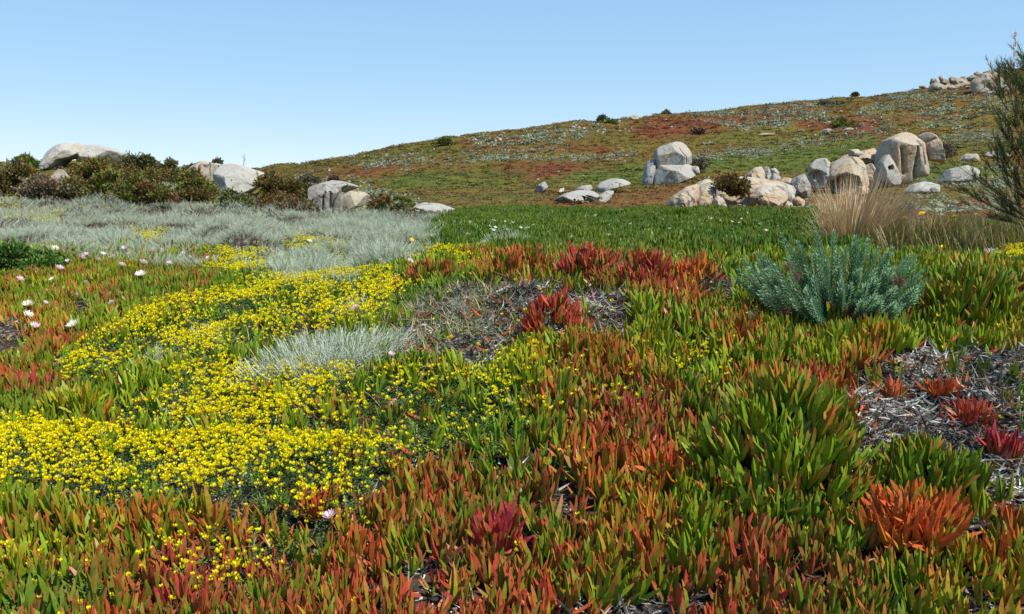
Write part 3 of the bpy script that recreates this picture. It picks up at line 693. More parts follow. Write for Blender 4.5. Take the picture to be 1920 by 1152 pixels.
# ------------------------------------------------------------------ rocks
BASES = []
def rock(name, pts, label, mat, group=None, base=None, Y=None, depth=.55, amp=.05, p=.62, lean=.25, dents=(), grooves=(), dy=0.0, facets=5, flo=.62, cat="boulder", fr=1.6):
    pts = np.array(pts, float); c = np.array([(pts[:, 0].min() + pts[:, 0].max()) / 2, (pts[:, 1].min() + pts[:, 1].max()) / 2])
    if Y is None:
        bu, bv = base if base else (c[0], pts[:, 1].max() - 2)
        Y = ground_at(bu, bv)
    k = Y / F
    w = np.ptp(pts[:, 0]) * k; hgt = np.ptp(pts[:, 1]) * k
    dep = depth * max(w, hgt * .8); Yc = Y + dep * .75 + dy
    kc = Yc / F
    NT, NP = (96, 52) if np.ptp(pts[:, 0]) > 30 else (56, 30)
    th = np.linspace(0, 2 * np.pi, NT, endpoint=False)
    q = np.roll(pts, -1, 0); rad = np.zeros(NT)
    for i, t in enumerate(th):
        dx, dv = math.cos(t), -math.sin(t)
        e = q - pts; den = dx * e[:, 1] - dv * e[:, 0]
        with np.errstate(divide='ignore', invalid='ignore'):
            s = ((pts[:, 0] - c[0]) * e[:, 1] - (pts[:, 1] - c[1]) * e[:, 0]) / den
            m = ((pts[:, 0] - c[0]) * dv - (pts[:, 1] - c[1]) * dx) / den
        ok = (m >= -1e-6) & (m <= 1 + 1e-6) & (s > 0)
        rad[i] = s[ok].max() if ok.any() else 1
    rad = (np.roll(rad, 1) + 2 * rad + np.roll(rad, -1)) / 4 * 1.02
    kk = np.sin(np.linspace(0, np.pi / 2, NP // 2 + 1)) ; rings = [(q_, 1) for q_ in kk] + [(q_, -1) for q_ in kk[::-1][1:]]; NP = len(rings) - 1
    V, PX = [], []
    for (q_, sg) in rings:
        cr = sg * max(0.0, 1 - q_ ** (2 / p)) ** (p / 2)
        uu, vv = c[0] + rad * q_ * np.cos(th), c[1] - rad * q_ * np.sin(th)
        for i in range(NT):
            pt = at(uu[i], vv[i], Yc); V.append((pt[0], Yc - cr * dep, pt[2])); PX.append((uu[i], vv[i]))
    V = np.array(V); PX = np.array(PX)
    size = max(w, hgt); cp = at(c[0], c[1], Yc); zc = cp[2]
    half = np.array([w / 2, dep, hgt / 2]); Qn = (V - cp) / half
    rr_ = np.random.default_rng(int(abs(c[0] * 13 + c[1] * 7)) + 5)
    for _ in range(facets):
        nv = np.array([rr_.uniform(-1, 1), -rr_.uniform(.25, 1), rr_.uniform(-.35, .9)]); nv /= np.linalg.norm(nv)
        lim = rr_.uniform(flo, .92); sN = Qn @ nv; ov = np.clip(sN - lim, 0, None); Qn -= (ov * .92)[:, None] * nv
    V = cp + Qn * half
    front_ = np.clip((Yc - V[:, 1]) / dep, 0, 1)
    V[:, 1] += lean * (V[:, 2] - zc)
    nrm_ = nrm((V - cp) / half ** 1.2)
    nz = fbm3(V + c[0], fr / size, int(c[0]) % 97, 5)
    ridg = np.abs(fbm3(V + c[1], fr * 1.6 / size, int(c[1]) % 89, 4))
    V += nrm_ * ((nz * amp * .8 + (.18 - np.minimum(ridg, .35)) * amp) * size)[:, None] * (.3 + .7 * front_)[:, None]
    for (du, dv2, r, dd) in dents:
        jx = 2.2 * vn2(PX[:, 0] / 4, PX[:, 1] / 4, 3); w_ = np.exp(-(((PX[:, 0] - du + jx) ** 2 + ((PX[:, 1] - dv2 - jx) * .8) ** 2) / (r * r)) ** 2) * (front_ > 0)
        V[:, 1] += w_ * dd * dep
    for (gu0, gv0, gu1, gv1, r, dd) in grooves:
        ax_, ay_ = gu1 - gu0, gv1 - gv0; t = np.clip(((PX[:, 0] - gu0) * ax_ + (PX[:, 1] - gv0) * ay_) / (ax_ ** 2 + ay_ ** 2), 0, 1)
        d2 = (PX[:, 0] - gu0 - t * ax_) ** 2 + (PX[:, 1] - gv0 - t * ay_) ** 2
        V[:, 1] += np.exp(-np.sqrt(d2) / (r * .8)) * dd * dep * (front_ > 0)
    j, i = np.meshgrid(np.arange(NP), np.arange(NT), indexing='ij'); i2 = (i + 1) % NT
    a0, a1, b0, b1 = j * NT + i, j * NT + i2, (j + 1) * NT + i, (j + 1) * NT + i2
    Fc = np.concatenate([np.stack([a0, b1, b0], -1).reshape(-1, 3), np.stack([a0, a1, b1], -1).reshape(-1, 3)])
    BASES.append((cp[0], Y, w, hgt))
    o = put(name, V, Fc, mat, None, None, (at(c[0], c[1], Yc)[0], Yc, V[:, 2].min() + .05 * hgt), smooth=True)
    return tag(o, label, cat, group)
OUT = "boulders of the left outcrop"
rock("boulder", [(86, 288), (95, 276), (120, 270), (146, 267), (156, 280), (140, 295), (112, 302), (106, 318), (90, 322), (86, 300)], "cream weathered boulder at the left end of the outcrop crest", M_PALE, OUT, Y=26.5, amp=.08, facets=8)
rock("boulder", [(140, 274), (165, 268), (200, 276), (229, 287), (229, 305), (150, 305)], "pale grey rounded slab capping the shrubby outcrop beside the cream boulder", M_PALE, OUT, Y=27, lean=.6)
rock("boulder", [(84, 360), (95, 335), (108, 317), (122, 330), (142, 352), (142, 366), (86, 368)], "pointed grey rock like a small pyramid at the foot of the outcrop", M_STREAK, OUT, Y=23, depth=.4, grooves=[(116, 322, 120, 362, 5, .3)], lean=.5)
rock("boulder", [(150, 347), (158, 338), (170, 341), (171, 358), (152, 360)], "small pale stone right of the pointed grey rock", M_PALE, OUT, Y=23)
rock("boulder", [(46, 338), (60, 329), (76, 332), (76, 350), (48, 350)], "small pale stone half hidden in the bush left of the pointed rock", M_PALE, OUT, Y=22.8)
rock("boulder", [(352, 309), (365, 303), (385, 303), (403, 308), (406, 325), (400, 340), (352, 338)], "pinkish tan blocky boulder touching the big smooth pale boulder", M_TAN, OUT, Y=25, amp=.035, grooves=[(378, 303, 380, 330, 3, .25)])
rock("boulder", [(404, 332), (405, 312), (420, 306), (445, 309), (475, 319), (498, 327), (490, 347), (465, 364), (440, 374), (418, 360)], "big smooth pale boulder with a sloping top on the outcrop skyline", M_PALE, OUT, Y=23.5, amp=.03, lean=.55)
rock("boulder", [(572, 354), (585, 346), (615, 345), (636, 352), (641, 375), (640, 400), (610, 402), (590, 396), (578, 372)], "boulder with dark vertical streaks at the right end of the outcrop", M_STREAK, OUT, Y=21.5, amp=.05, grooves=[(612, 360, 608, 395, 3, .3), (626, 360, 630, 395, 3, .25)])
rock("boulder", [(596, 346), (620, 337), (650, 342), (674, 350), (650, 360), (610, 360)], "low flat grey slab behind the dark streaked boulder", M_GREY, OUT, Y=25, lean=.8)
rock("boulder", [(640, 368), (655, 358), (680, 360), (692, 367), (684, 384), (660, 394), (645, 388)], "smooth orange tan boulder right of the dark streaked boulder", M_TAN, OUT, Y=22.5, amp=.03, lean=.5)
rock("boulder", [(770, 388), (790, 379), (825, 382), (860, 395), (855, 406), (800, 408), (775, 402)], "long low pinkish slab where silver scrub meets the green meadow", M_PALE, OUT, Y=23.5, lean=.8)
rock("boulder", [(465, 380), (480, 372), (502, 378), (500, 392), (468, 392)], "small flat tan rock under the reddish bush of the outcrop", M_TAN, OUT, Y=21.5, lean=.6)

# perched pair on the hillside
PB = "boulders of the perched pair"
YP = ground_at(1262, 346)
rock("boulder", [(1226, 350), (1225, 325), (1240, 309), (1262, 303), (1285, 306), (1302, 314), (1306, 327), (1285, 340), (1260, 350), (1240, 354)], "low rounded boulder carrying the tall upright boulder", M_GREY, PB, Y=YP, amp=.04, lean=.35)
rock("boulder", [(1229, 308), (1230, 283), (1238, 275), (1270, 265), (1284, 266), (1296, 281), (1296, 308), (1270, 322), (1232, 322)], "tall upright square shouldered boulder standing on a rounded boulder", M_GREY, PB, Y=YP + .9, amp=.03, p=.42, lean=.15, grooves=[(1284, 268, 1287, 312, 3, .15)])
rock("boulder", [(1202, 349), (1208, 325), (1214, 304), (1226, 298), (1238, 310), (1238, 351), (1210, 354)], "shaded leaning boulder tucked left of the tall upright boulder", M_STREAK, PB, Y=YP + 1.1, amp=.04)
rock("boulder", [(1296, 315), (1302, 311), (1310, 312), (1312, 327), (1298, 330)], "little block at the right end of the rounded boulder", M_GREY, PB, Y=YP + .8, amp=.04)
LR = "low rocks left of the perched boulders"
for pts, lab, m in (
 ([(1034, 378), (1060, 363), (1090, 355), (1116, 355), (1124, 368), (1104, 382), (1080, 385), (1050, 386)], "long low grey slab with dark hollows at its right end, above the meadow", M_GREY),
 ([(1116, 354), (1128, 342), (1150, 335), (1172, 336), (1187, 344), (1160, 353), (1140, 360), (1122, 366)], "smooth whale backed rock rising right of the long low slab", M_GREY),
 ([(1075, 358), (1090, 349), (1108, 347), (1113, 355), (1095, 363)], "small grey rock lying behind the long low slab", M_GREY),
 ([(1114, 385), (1124, 366), (1140, 357), (1153, 358), (1142, 374), (1128, 388)], "leaning grey rock below the smooth whale backed rock", M_GREY),
 ([(1072, 385), (1090, 377), (1103, 380), (1099, 391), (1078, 391)], "flat tan stone at the front of the long low slab", M_TAN),
 ([(999, 362), (1010, 346), (1024, 339), (1029, 350), (1016, 363)], "isolated grey rock farthest left of the low rocks", M_STREAK),
 ([(1042, 369), (1050, 354), (1059, 352), (1055, 369)], "small upright stone between the isolated grey rock and the long slab", M_PALE)):
    d = [(1096, 372, 5, .8), (1112, 366, 5, .9)] if "hollows" in lab else ()
    rock("boulder", pts, lab, m, LR, Y=ground_at((pts[0][0] + pts[3][0]) / 2, 380 if pts[0][1] > 370 else 362, 30), dents=d, lean=.4, amp=.06)
JR = "blocks of the jagged outcrop"
JL = [
 ([(1253, 394), (1268, 372), (1290, 355), (1308, 350), (1311, 372), (1302, 396), (1270, 400)], "pale tan sloping block forming the left toe of the jagged outcrop", M_TAN),
 ([(1294, 360), (1318, 341), (1338, 336), (1341, 352), (1318, 364)], "tan slab rising along the upper left edge of the jagged outcrop", M_TAN),
 ([(1306, 374), (1318, 356), (1341, 352), (1343, 375), (1336, 396), (1312, 396)], "squarish orange block right of the left toe of the outcrop", M_TAN),
 ([(1337, 396), (1345, 370), (1358, 366), (1363, 385), (1357, 398)], "narrow orange block beside the squarish orange block", M_TAN),
 ([(1366, 378), (1385, 362), (1403, 361), (1403, 374), (1385, 382)], "orange wedge under the reddish mat of the jagged outcrop", M_TAN),
 ([(1400, 334), (1420, 316), (1431, 314), (1433, 336), (1415, 343)], "rust stained block on the top of the jagged outcrop", M_TAN),
 ([(1429, 338), (1433, 317), (1443, 314), (1446, 334)], "upright grey block next to the rust stained top block", M_GREY),
 ([(1443, 333), (1449, 318), (1461, 315), (1459, 333)], "leaning grey block at the right of the outcrop top", M_GREY),
 ([(1396, 388), (1412, 368), (1430, 355), (1450, 350), (1463, 360), (1461, 382), (1435, 394), (1410, 394)], "largest pale grey block low in the jagged outcrop", M_CREAM),
 ([(1418, 355), (1432, 341), (1448, 339), (1451, 351), (1430, 359)], "pale flat block resting above the largest pale grey block", M_CREAM),
 ([(1452, 376), (1462, 352), (1480, 357), (1485, 377), (1465, 382)], "dark streaked block right of the largest pale grey block", M_STREAK),
 ([(1368, 362), (1385, 350), (1398, 349), (1401, 360), (1385, 367)], "row of pale stone just below the reddish mat", M_CREAM),
 ([(1487, 358), (1495, 338), (1512, 329), (1521, 345), (1519, 365), (1495, 370)], "rough grey block bridging the jagged outcrop and the domed rock", M_STREAK),
 ([(1443, 348), (1455, 327), (1467, 335), (1466, 350)], "pointed grey block in the right half of the jagged outcrop", M_GREY),
 ([(1355, 372), (1362, 362), (1374, 360), (1376, 374), (1362, 378)], "small grey block in the middle hollow of the jagged outcrop", M_GREY),
 ([(1466, 345), (1474, 334), (1488, 338), (1490, 352), (1474, 354)], "small pale block high at the right of the jagged outcrop", M_CREAM),
]
YJ = ground_at(1380, 390, 30)
rock("outcrop_ledge", [(1266, 394), (1284, 372), (1318, 350), (1360, 344), (1400, 330), (1436, 328), (1475, 340), (1506, 350), (1503, 366), (1480, 382), (1420, 394), (1340, 400)], "broad rough ledge behind the jagged blocks", M_CREAM, None, Y=YJ + 1.6, amp=.10, p=.5, lean=.55, fr=5, facets=24, flo=.45, depth=.22, cat="rock")
JL += [([(u_ - w_, v_ + h_), (u_ - w_ * .7, v_ - h_ * .6), (u_ + w_ * .2, v_ - h_), (u_ + w_, v_ - h_ * .2), (u_ + w_ * .8, v_ + h_)], l_, m_) for u_, v_, w_, h_, l_, m_ in ((1288, 384, 10, 9, 'cream block at the near foot of the sloping left toe', M_CREAM), (1325, 390, 9, 7, 'low tan block in front of the squarish orange block', M_TAN), (1380, 389, 11, 6, 'flat cream block at the foot below the orange wedge', M_CREAM), (1352, 356, 9, 7, 'tan block under the left end of the reddish mat', M_TAN), (1410, 346, 9, 8, 'dark rust block below the rust stained top block', M_STREAK), (1438, 372, 8, 9, 'cream upright block splitting off the largest pale block', M_TAN), (1475, 384, 9, 6, 'low cream block at the right foot of the jagged outcrop', M_CREAM), (1498, 378, 9, 8, 'tan foot block between jagged outcrop and tussock', M_TAN))]
for pts, lab, m in JL:
    vb = max(p_[1] for p_ in pts); cx_, cy_ = np.mean(pts, 0); pts = [(cx_ + 1.36 * (a_ - cx_), cy_ + 1.22 * (b_ - cy_)) for a_, b_ in pts]
    rock("outcrop_block", pts, lab, m, JR, Y=YJ + (396 - vb) * .13, amp=.085, p=.42, lean=.45, fr=5, facets=20, flo=.48, cat="rock")
SR_ = "sculpted rocks on the right"
YS = ground_at(1600, 362, 30)
rock("boulder", [(1572, 304), (1590, 290), (1620, 282), (1650, 276), (1656, 296), (1640, 306), (1620, 316), (1590, 310)], "long pale slab lying behind the tan hollowed rock", M_CREAM, SR_, Y=YS + 3.5, lean=.5)
rock("boulder", [(1514, 344), (1520, 312), (1535, 298), (1548, 296), (1563, 308), (1561, 332), (1548, 354), (1525, 356)], "domed grey rock with a dark hollow at its left foot", M_GREY, SR_, Y=YS + .8, dents=[(1528, 334, 11, 1.1)], amp=.04)
rock("boulder", [(1554, 334), (1565, 305), (1590, 294), (1615, 294), (1624, 312), (1626, 349), (1600, 364), (1575, 369), (1560, 358)], "tan topped rock undercut by the largest dark cave", M_TAN, SR_, Y=YS, dents=[(1572, 344, 15, 1.4), (1592, 344, 9, .9)], amp=.05)
rock("boulder", [(1592, 293), (1594, 281), (1610, 279), (1615, 288), (1607, 296)], "small rounded capstone on the slab behind the tan hollowed rock", M_CREAM, SR_, Y=YS + 3.0, amp=.03)
rock("boulder", [(1620, 349), (1621, 312), (1636, 306), (1648, 325), (1654, 347), (1635, 356)], "rough rock between the tan hollowed rock and the fluted rock", M_TAN, SR_, Y=YS + .6, amp=.12)
rock("boulder", [(1643, 326), (1655, 285), (1668, 262), (1700, 248), (1715, 246), (1729, 250), (1733, 290), (1741, 316), (1736, 330), (1715, 332), (1700, 344), (1680, 346), (1652, 340)], "biggest fluted rock with smooth vertical lobes and an overhanging top", M_CREAM, SR_, Y=YS + 1.2, amp=.03, p=.5, lean=.3,
     grooves=[(1708, 275, 1706, 338, 2.6, .32), (1718, 252, 1722, 275, 3, .28), (1674, 282, 1684, 335, 3, .28), (1728, 255, 1731, 320, 2.5, .25), (1700, 250, 1694, 262, 2, .15)])
rock("boulder", [(1727, 254), (1740, 248), (1758, 255), (1760, 275), (1766, 306), (1750, 302), (1737, 300), (1729, 280)], "pinkish leaning rock right of the biggest fluted rock", M_TAN, SR_, Y=YS + 1.8, amp=.05, grooves=[(1730, 265, 1755, 260, 3, .5)])
rock("boulder", [(1646, 340), (1652, 305), (1662, 292), (1674, 289), (1681, 305), (1683, 345), (1665, 350)], "small lobe with a round hole in front of the fluted rock", M_GREY, SR_, Y=YS + .2, dents=[(1664, 314, 5, .9)], amp=.04)
rock("boulder", [(1596, 369), (1606, 350), (1630, 347), (1636, 367), (1620, 376)], "pale rough rock at the foot of the tan hollowed rock", M_CREAM, SR_, Y=YS - .6, amp=.09)
for pts, lab, m in (([(1696, 362), (1715, 346), (1740, 340), (1757, 348), (1752, 364), (1715, 368)], "broken pale rock in scrub below the fluted rock", M_PALE),
 ([(1763, 346), (1785, 318), (1815, 312), (1843, 316), (1840, 340), (1800, 350)], "wide pinkish rock seen through the dark shrub's branches", M_GREY),
 ([(1843, 296), (1862, 284), (1880, 283), (1890, 295), (1866, 303)], "pale rock right of the tan stone, behind the dark shrub", M_PALE),
 ([(1798, 303), (1815, 288), (1828, 289), (1834, 304), (1815, 311)], "tan stone right of the leaning pinkish rock", M_TAN)):
    rock("boulder", pts, lab, m, "scattered rocks near the dark shrub", base=(pts[0][0] + 25, pts[0][1]), amp=.08, lean=.4)

# hill rocks
rock("boulder", [(1180, 223), (1188, 215), (1196, 216), (1199, 224), (1190, 227)], "round tan boulder near the skyline left of the middle", M_TAN, None, base=(1190, 225))
for pts, lab in (([(1415, 256), (1432, 249), (1456, 250), (1452, 258)], "flat cream slab in grey scrub on the mid hillside"),
 ([(1533, 252), (1545, 243), (1564, 240), (1568, 251)], "cream slab on rust red growth of the upper hillside"), ([(1578, 246), (1590, 239), (1604, 240), (1602, 248)], "small cream slab just right of the upper hillside slab")):
    rock("boulder", pts, lab, M_FAR, None, base=(pts[0][0] + 15, pts[0][1] - 1), lean=.5)
crag = [(1752, 155, 13, 20), (1773, 153, 18, 14), (1790, 151, 14, 17), (1808, 150, 18, 15), (1826, 147, 16, 15), (1843, 143, 14, 13), (1857, 137, 16, 13), (1872, 134, 14, 14), (1842, 160, 13, 9), (1864, 164, 14, 12),
        (1816, 164, 11, 7), (1783, 165, 11, 8), (1856, 176, 17, 10), (1730, 163, 10, 7), (1760, 168, 9, 6), (1885, 145, 16, 14), (1878, 160, 13, 10), (1895, 135, 16, 15), (1832, 172, 10, 6), (1798, 158, 9, 7), (1850, 152, 11, 8), (1765, 147, 8, 12), (1834, 138, 12, 9)]
for pts, lab in (([(1742, 172), (1752, 156), (1772, 150), (1800, 148), (1826, 145), (1832, 160), (1810, 172), (1770, 176)], "left ledge of the broken crag on the hilltop"), ([(1822, 178), (1830, 152), (1848, 138), (1872, 130), (1896, 128), (1912, 140), (1905, 170), (1870, 184)], "right higher ledge of the broken crag on the hilltop")):
    rock("crag_ledge", pts, lab, M_FAR, None, base=(pts[3][0], pts[0][1] - 8), amp=.12, p=.5, lean=.8, fr=3.5, facets=14, depth=.3, cat="rock")
for (u, v, w, h) in crag:
    h *= .8
    r = random.Random(u * 7 + v); pts = []
    nn = 7
    for i in range(nn):
        a_ = 6.283 * i / nn + r.uniform(-.3, .3); q = r.uniform(.75, 1.15)
        pts.append((u + w * .62 * q * math.cos(a_), v - h * .62 * q * math.sin(a_)))
    o = rock("crag_block", pts, "tan granite block in the broken crag on the hilltop", M_FAR, "blocks of the hilltop crag", base=(u, v + h * .45), amp=.08, p=.45, lean=.3, facets=10, cat="rock")
g = Geo()                                   # low growth hugging the feet of the rocks
for (bx, by, bw, bh) in BASES:
    m = int(np.clip(bw * 9, 8, 46)); x = bx + U(-.62, .62, m) * bw; y = by + U(-.35, .25, m) * min(bw, 1.5) - .05; Q = gp(x, y); S = U(.05, .15, m) * np.clip(bw, .7, 2.2)
    cc = mix(hill_col(Q), np.broadcast_to(sr(84, 84, 44), (m, 3)), U(0, .8, m)) * U(.75, 1.15, m)[:, None]
    sv = rng.random(m) < .2; cc[sv] = sr(126, 132, 108)
    g.inst(DOME[0], Q - [0, 0, .03], np.stack([U(-.3, .3, m), U(-.3, .3, m), np.ones(m)], 1), np.stack([U(-1, 1, m), U(-1, 1, m), np.zeros(m)], 1), S * U(.6, 1.3, m), cc * .85, cc * 1.1, S)
tag(g.build("rock_foot_growth", M_SCRUB), "low scrub hugging the feet of the boulders", "ground cover", kind="stuff")
r = random.Random(3)
proto = rock("pale_stone", [(-6, 4), (-4, -3), (2, -5), (6, 0), (5, 5)], None, M_PALE, Y=60, amp=.06); pm = proto.data
bpy.data.objects.remove(proto)
def stone(u, v, px):
    Y = ground_at(u, v, 30); p_ = at(u, v, Y); o = bpy.data.objects.new("pale_stone", pm); C.objects.link(o)
    o.location = p_; s = px * Y / F / (12 * 60 / F); o.scale = (s * r.uniform(.8, 1.3), s, s * r.uniform(.6, 1)); o.rotation_euler = (0, 0, r.uniform(0, 6))
    tag(o, "tiny cream stone speckling the hillside scrub below the skyline", "stone", "small pale stones on the hillside")
for (u0, u1, v0, v1, n) in ((826, 852, 260, 272, 6), (868, 965, 258, 276, 16), (1062, 1140, 236, 250, 22), (1158, 1190, 226, 252, 9), (1205, 1260, 225, 262, 5), (760, 840, 262, 300, 4), (540, 700, 300, 330, 4), (1270, 1330, 330, 350, 4), (985, 1100, 320, 352, 6), (1340, 1700, 205, 250, 9)):
    for _ in range(n): stone(r.uniform(u0, u1), r.uniform(v0, v1), r.uniform(2.5, 6))

# ------------------------------------------------------------------ bushes
def bush(name, u0, u1, vt, vb, label, cols, n=None, Y=None, leaf=.05, group=None, stems=7, lumps=None, cat="bush", dy=0.0, flat=False, ymin=1.5, perch=False):
    uc = (u0 + u1) / 2
    Y = Y or ground_at(uc, vb, ymin); Y += dy; k = Y / F
    rx = (u1 - u0) / 2 * k; top = at(uc, vt, Y)[2]; c = at(uc, vb, Y); gz = float(ground_z(np.array([c[0]]), np.array([Y]))[0]); bz = c[2] if perch else (min(c[2], gz) if Y < 100 else gz)
    H = max(top - bz, .1); root = thing(name, label, cat, (c[0], Y, bz), group)
    r = random.Random(int(u0 * 3 + vb)); nl = lumps or int(np.clip(9 * rx / H, 9, 30))
    L = []
    for i in range(nl):
        t = r.uniform(-1, 1); dd = r.uniform(-.8, .8); e = math.sqrt(max(.04, 1 - .85 * t * t - .25 * dd * dd)); rad = r.uniform(.3, .52) * min(rx, H * 1.2); rz = rad * r.uniform(.6, .85)
        hz = max(H * e * r.uniform(.55, 1.0) - rz, 0) * (1 if i % 2 else r.random())
        L.append((c[0] + t * max(rx - rad * .7, 0), Y + dd * rx * .6, bz + hz, rad, rz, r.random()))
    n = n or int(900 + 5.5 * (u1 - u0) * (vb - vt) ** .5 * 3); g = Geo(); per = n // nl
    for (x, y, z, ra, rz, tone) in L:
        d = nrm(rng.normal(size=(per, 3))); d[:, 2] = np.abs(d[:, 2]) * 1.0 - .25 * (rng.random(per) < .4)
        q = U(.35, 1, per) ** .5 * (1 + .22 * vn3(d[:, 0] * 2.5 + x, d[:, 1] * 2.5, d[:, 2] * 2.5, 3)) * U(.85, 1.18, per)
        P = np.array((x, y, z)) + d * q[:, None] * np.array((ra, ra, rz)); D = d + U(-.8, .8, (per, 3)) + [0, 0, .25]
        cl = [np.array(c_) for c_ in cols]; w = np.clip(tone + U(-.45, .45, per) + .3 * vn3(P[:, 0] * 3, P[:, 1] * 3, P[:, 2] * 3, 9), 0, .999) * (len(cl) - 1)
        i0 = w.astype(int); f = w - i0; ca = np.array(cl); cc = mix(ca[i0], ca[np.minimum(i0 + 1, len(cl) - 1)], f) * U(.8, 1.2, per)[:, None]
        ok = P[:, 2] > bz - .05
        S = U(.7, 1.4, per) * leaf
        g.inst(DIAM, P[ok], D[ok], U(-1, 1, (per, 3))[ok] + [0, 0, .6], S[ok], cc[ok], cc[ok] * 1.1, S[ok] * .7)
        for _ in range(9):                            # sprigs standing out of the crown
            d0 = nrm(rng.normal(size=3) + [0, 0, .7]); b0 = np.array((x, y, z)) + d0 * np.array((ra, ra, rz)) * .9; m = max(8, per // 40); ts = U(0, 1, m)
            if b0[2] < bz: continue
            P2 = b0 + (d0 + U(-.2, .2, (m, 3))) * (ts * ra * .45)[:, None]; ci = ca[rng.integers(0, len(ca))] * U(.8, 1.2, m)[:, None]; S2 = U(.6, 1.1, m) * leaf
            g.inst(DIAM, P2, d0 + U(-.7, .7, (m, 3)), U(-1, 1, (m, 3)), S2, ci, ci * 1.1, S2 * .6)
    g.build("crown", M_SCRUB, root, (c[0], Y, bz))
    g2 = Geo(); st = tube_template([0, .5, .95], [.022, .015, .007], .12, 4)
    for i in range(stems):
        x, y, z, ra, rz, _ = L[i % nl]
        d = np.array([[x - c[0], y - Y, max(z + rz * .8 - bz, .05)]]); ln = np.linalg.norm(d)
        g2.inst(st, np.array([[c[0], Y, bz]]) + U(-.1, .1, (1, 3)) * [rx, rx, 0], d, U(-1, 1, (1, 3)), np.array([ln]), sr(88, 74, 60), sr(104, 88, 72), np.array([max(ln, .4)]))
    g2.build("stem", M_WOOD, root, (c[0], Y, bz))
    return root
DG, OLV, RB, GRN, GRY = sr(74, 82, 38), sr(108, 110, 46), sr(116, 78, 50), sr(88, 114, 44), sr(120, 112, 94)
OB = "shrubs of the left outcrop"
bush("shrub", -40, 94, 298, 366, "dark brown green shrub at the left edge below the crest", [DG, RB, OLV, GRY], group=OB)
bush("shrub", 24, 84, 284, 314, "fresh green shrub on the skyline left of the cream boulder", [GRN, OLV, DG], group=OB, Y=27.5)
bush("shrub", 100, 220, 284, 364, "olive shrub draped under the pale capping slab", [DG, OLV, RB, OLV], group=OB, n=9000)
bush("shrub", 165, 300, 300, 374, "broad olive and rust shrub in the middle of the outcrop", [DG, OLV, RB, GRN, OLV], group=OB, n=11000)
bush("shrub", 222, 300, 274, 326, "dark rounded shrub standing highest on the skyline beside the slab", [DG, OLV, GRY, DG], group=OB, Y=26, n=6000)
bush("shrub", 275, 402, 303, 374, "rusty olive shrub left of the pinkish tan boulder", [OLV, RB, DG, OLV], group=OB, n=10000)
bush("shrub", 292, 346, 291, 322, "grey green shrub on the skyline right of the dark rounded shrub", [GRY, OLV, DG], group=OB, Y=27)
bush("shrub", 385, 430, 296, 320, "grey twiggy shrub behind the big smooth pale boulder", [GRY, DG, GRY], group=OB, Y=27.5)
bush("shrub", 342, 384, 297, 316, "small dark shrub behind the pinkish tan boulder", [DG, GRY], group=OB, Y=28)
bush("shrub", 462, 596, 324, 394, "reddish green shrub between the smooth pale boulder and the streaked boulder", [DG, RB, OLV, RB], group=OB, n=10000)
bush("shrub", 548, 606, 326, 350, "grey shrub above the streaked boulder", [GRY, DG, GRY], group=OB, Y=27)
bush("shrub", 612, 644, 328, 346, "small round maroon shrub above the flat grey slab", [sr(84, 54, 44), sr(96, 72, 54)], group=OB, Y=28)
bush("shrub", 690, 765, 364, 397, "dark low shrub right of the orange tan boulder", [DG, RB, OLV], group=OB)
bush("shrub", 732, 776, 366, 390, "fresh green little shrub left of the long pinkish slab", [GRN, OLV], group=OB)
bush("shrub", 40, 150, 318, 372, "low dark shrub wrapped around the foot of the pointed grey rock", [DG, GRY, RB], group=OB, n=5000)
bush("shrub", 200, 330, 338, 384, "low rust tinged shrub fringing the silver field below the broad olive shrub", [RB, OLV, DG], group=OB, n=6000)
bush("shrub", 400, 480, 352, 388, "low dark shrub at the foot of the smooth pale boulder", [DG, OLV, GRY], group=OB, n=4000)
bush("shrub", 225, 350, 294, 350, "olive shrub bridging the dark rounded shrub and the pinkish tan boulder", [OLV, DG, RB, OLV], group=OB, Y=24.6, n=7000)
bush("shrub", 120, 240, 292, 345, "brownish shrub directly below the capping slab and the cream boulder", [OLV, RB, DG], group=OB, Y=25, n=7000)
bush("leafy_shrub", -50, 124, 424, 505, "bright leafy green shrub at the left edge in front of silver scrub", [sr(58, 84, 34), sr(92, 122, 50), sr(74, 100, 40)], Y=9.2, leaf=.035, n=9000, stems=10)
silver_bush(405, 374, 56, 36, "silver bush climbing the outcrop under the pinkish tan boulder", 260, .2, SH_LO, Y=22.5)
silver_bush(326, 370, 42, 30, "silver bush at the foot of the rusty olive shrub", 200, .2, SH_LO, Y=22.5)
HB = "bushes on the hillside"
bush("shrub", 1290, 1338, 290, 326, "grey brown bare looking bush right of the perched boulders", [GRY, sr(84, 74, 60), sr(96, 92, 70)], leaf=.14, n=1800, ymin=30, group=HB)
bush("mat_shrub", 1332, 1404, 324, 366, "reddish brown mat bush growing over the jagged outcrop", [RB, DG, sr(104, 80, 44)], leaf=.1, n=3500, Y=YJ + .5, perch=True, group=HB)
bush("shrub", 1296, 1322, 238, 252, "purplish bush on rust red growth above the perched boulders", [sr(84, 60, 52), GRY], leaf=.22, n=700, ymin=60, group=HB)
bush("shrub", 1120, 1144, 214, 228, "grey bush poking above the skyline left of the round tan boulder", [GRY, DG], leaf=.25, n=700, Y=148, group=HB)
bush("shrub", 1128, 1158, 224, 240, "green rounded bush just under the skyline by the round tan boulder", [OLV, GRN], leaf=.25, n=700, Y=140, group=HB)
bush("shrub", 1532, 1580, 188, 210, "large grey purple bush near the skyline right of the middle", [GRY, sr(92, 84, 78), DG], leaf=.26, n=1500, Y=150, group=HB)
bush("shrub", 1240, 1258, 206, 214, "small dark bush on the skyline above the perched boulders", [DG, GRY], leaf=.25, n=400, Y=156, group=HB)
bush("shrub", 1596, 1612, 172, 182, "small dark bush on the skyline left of the crag", [DG, GRY], leaf=.25, n=400, Y=172, group=HB)
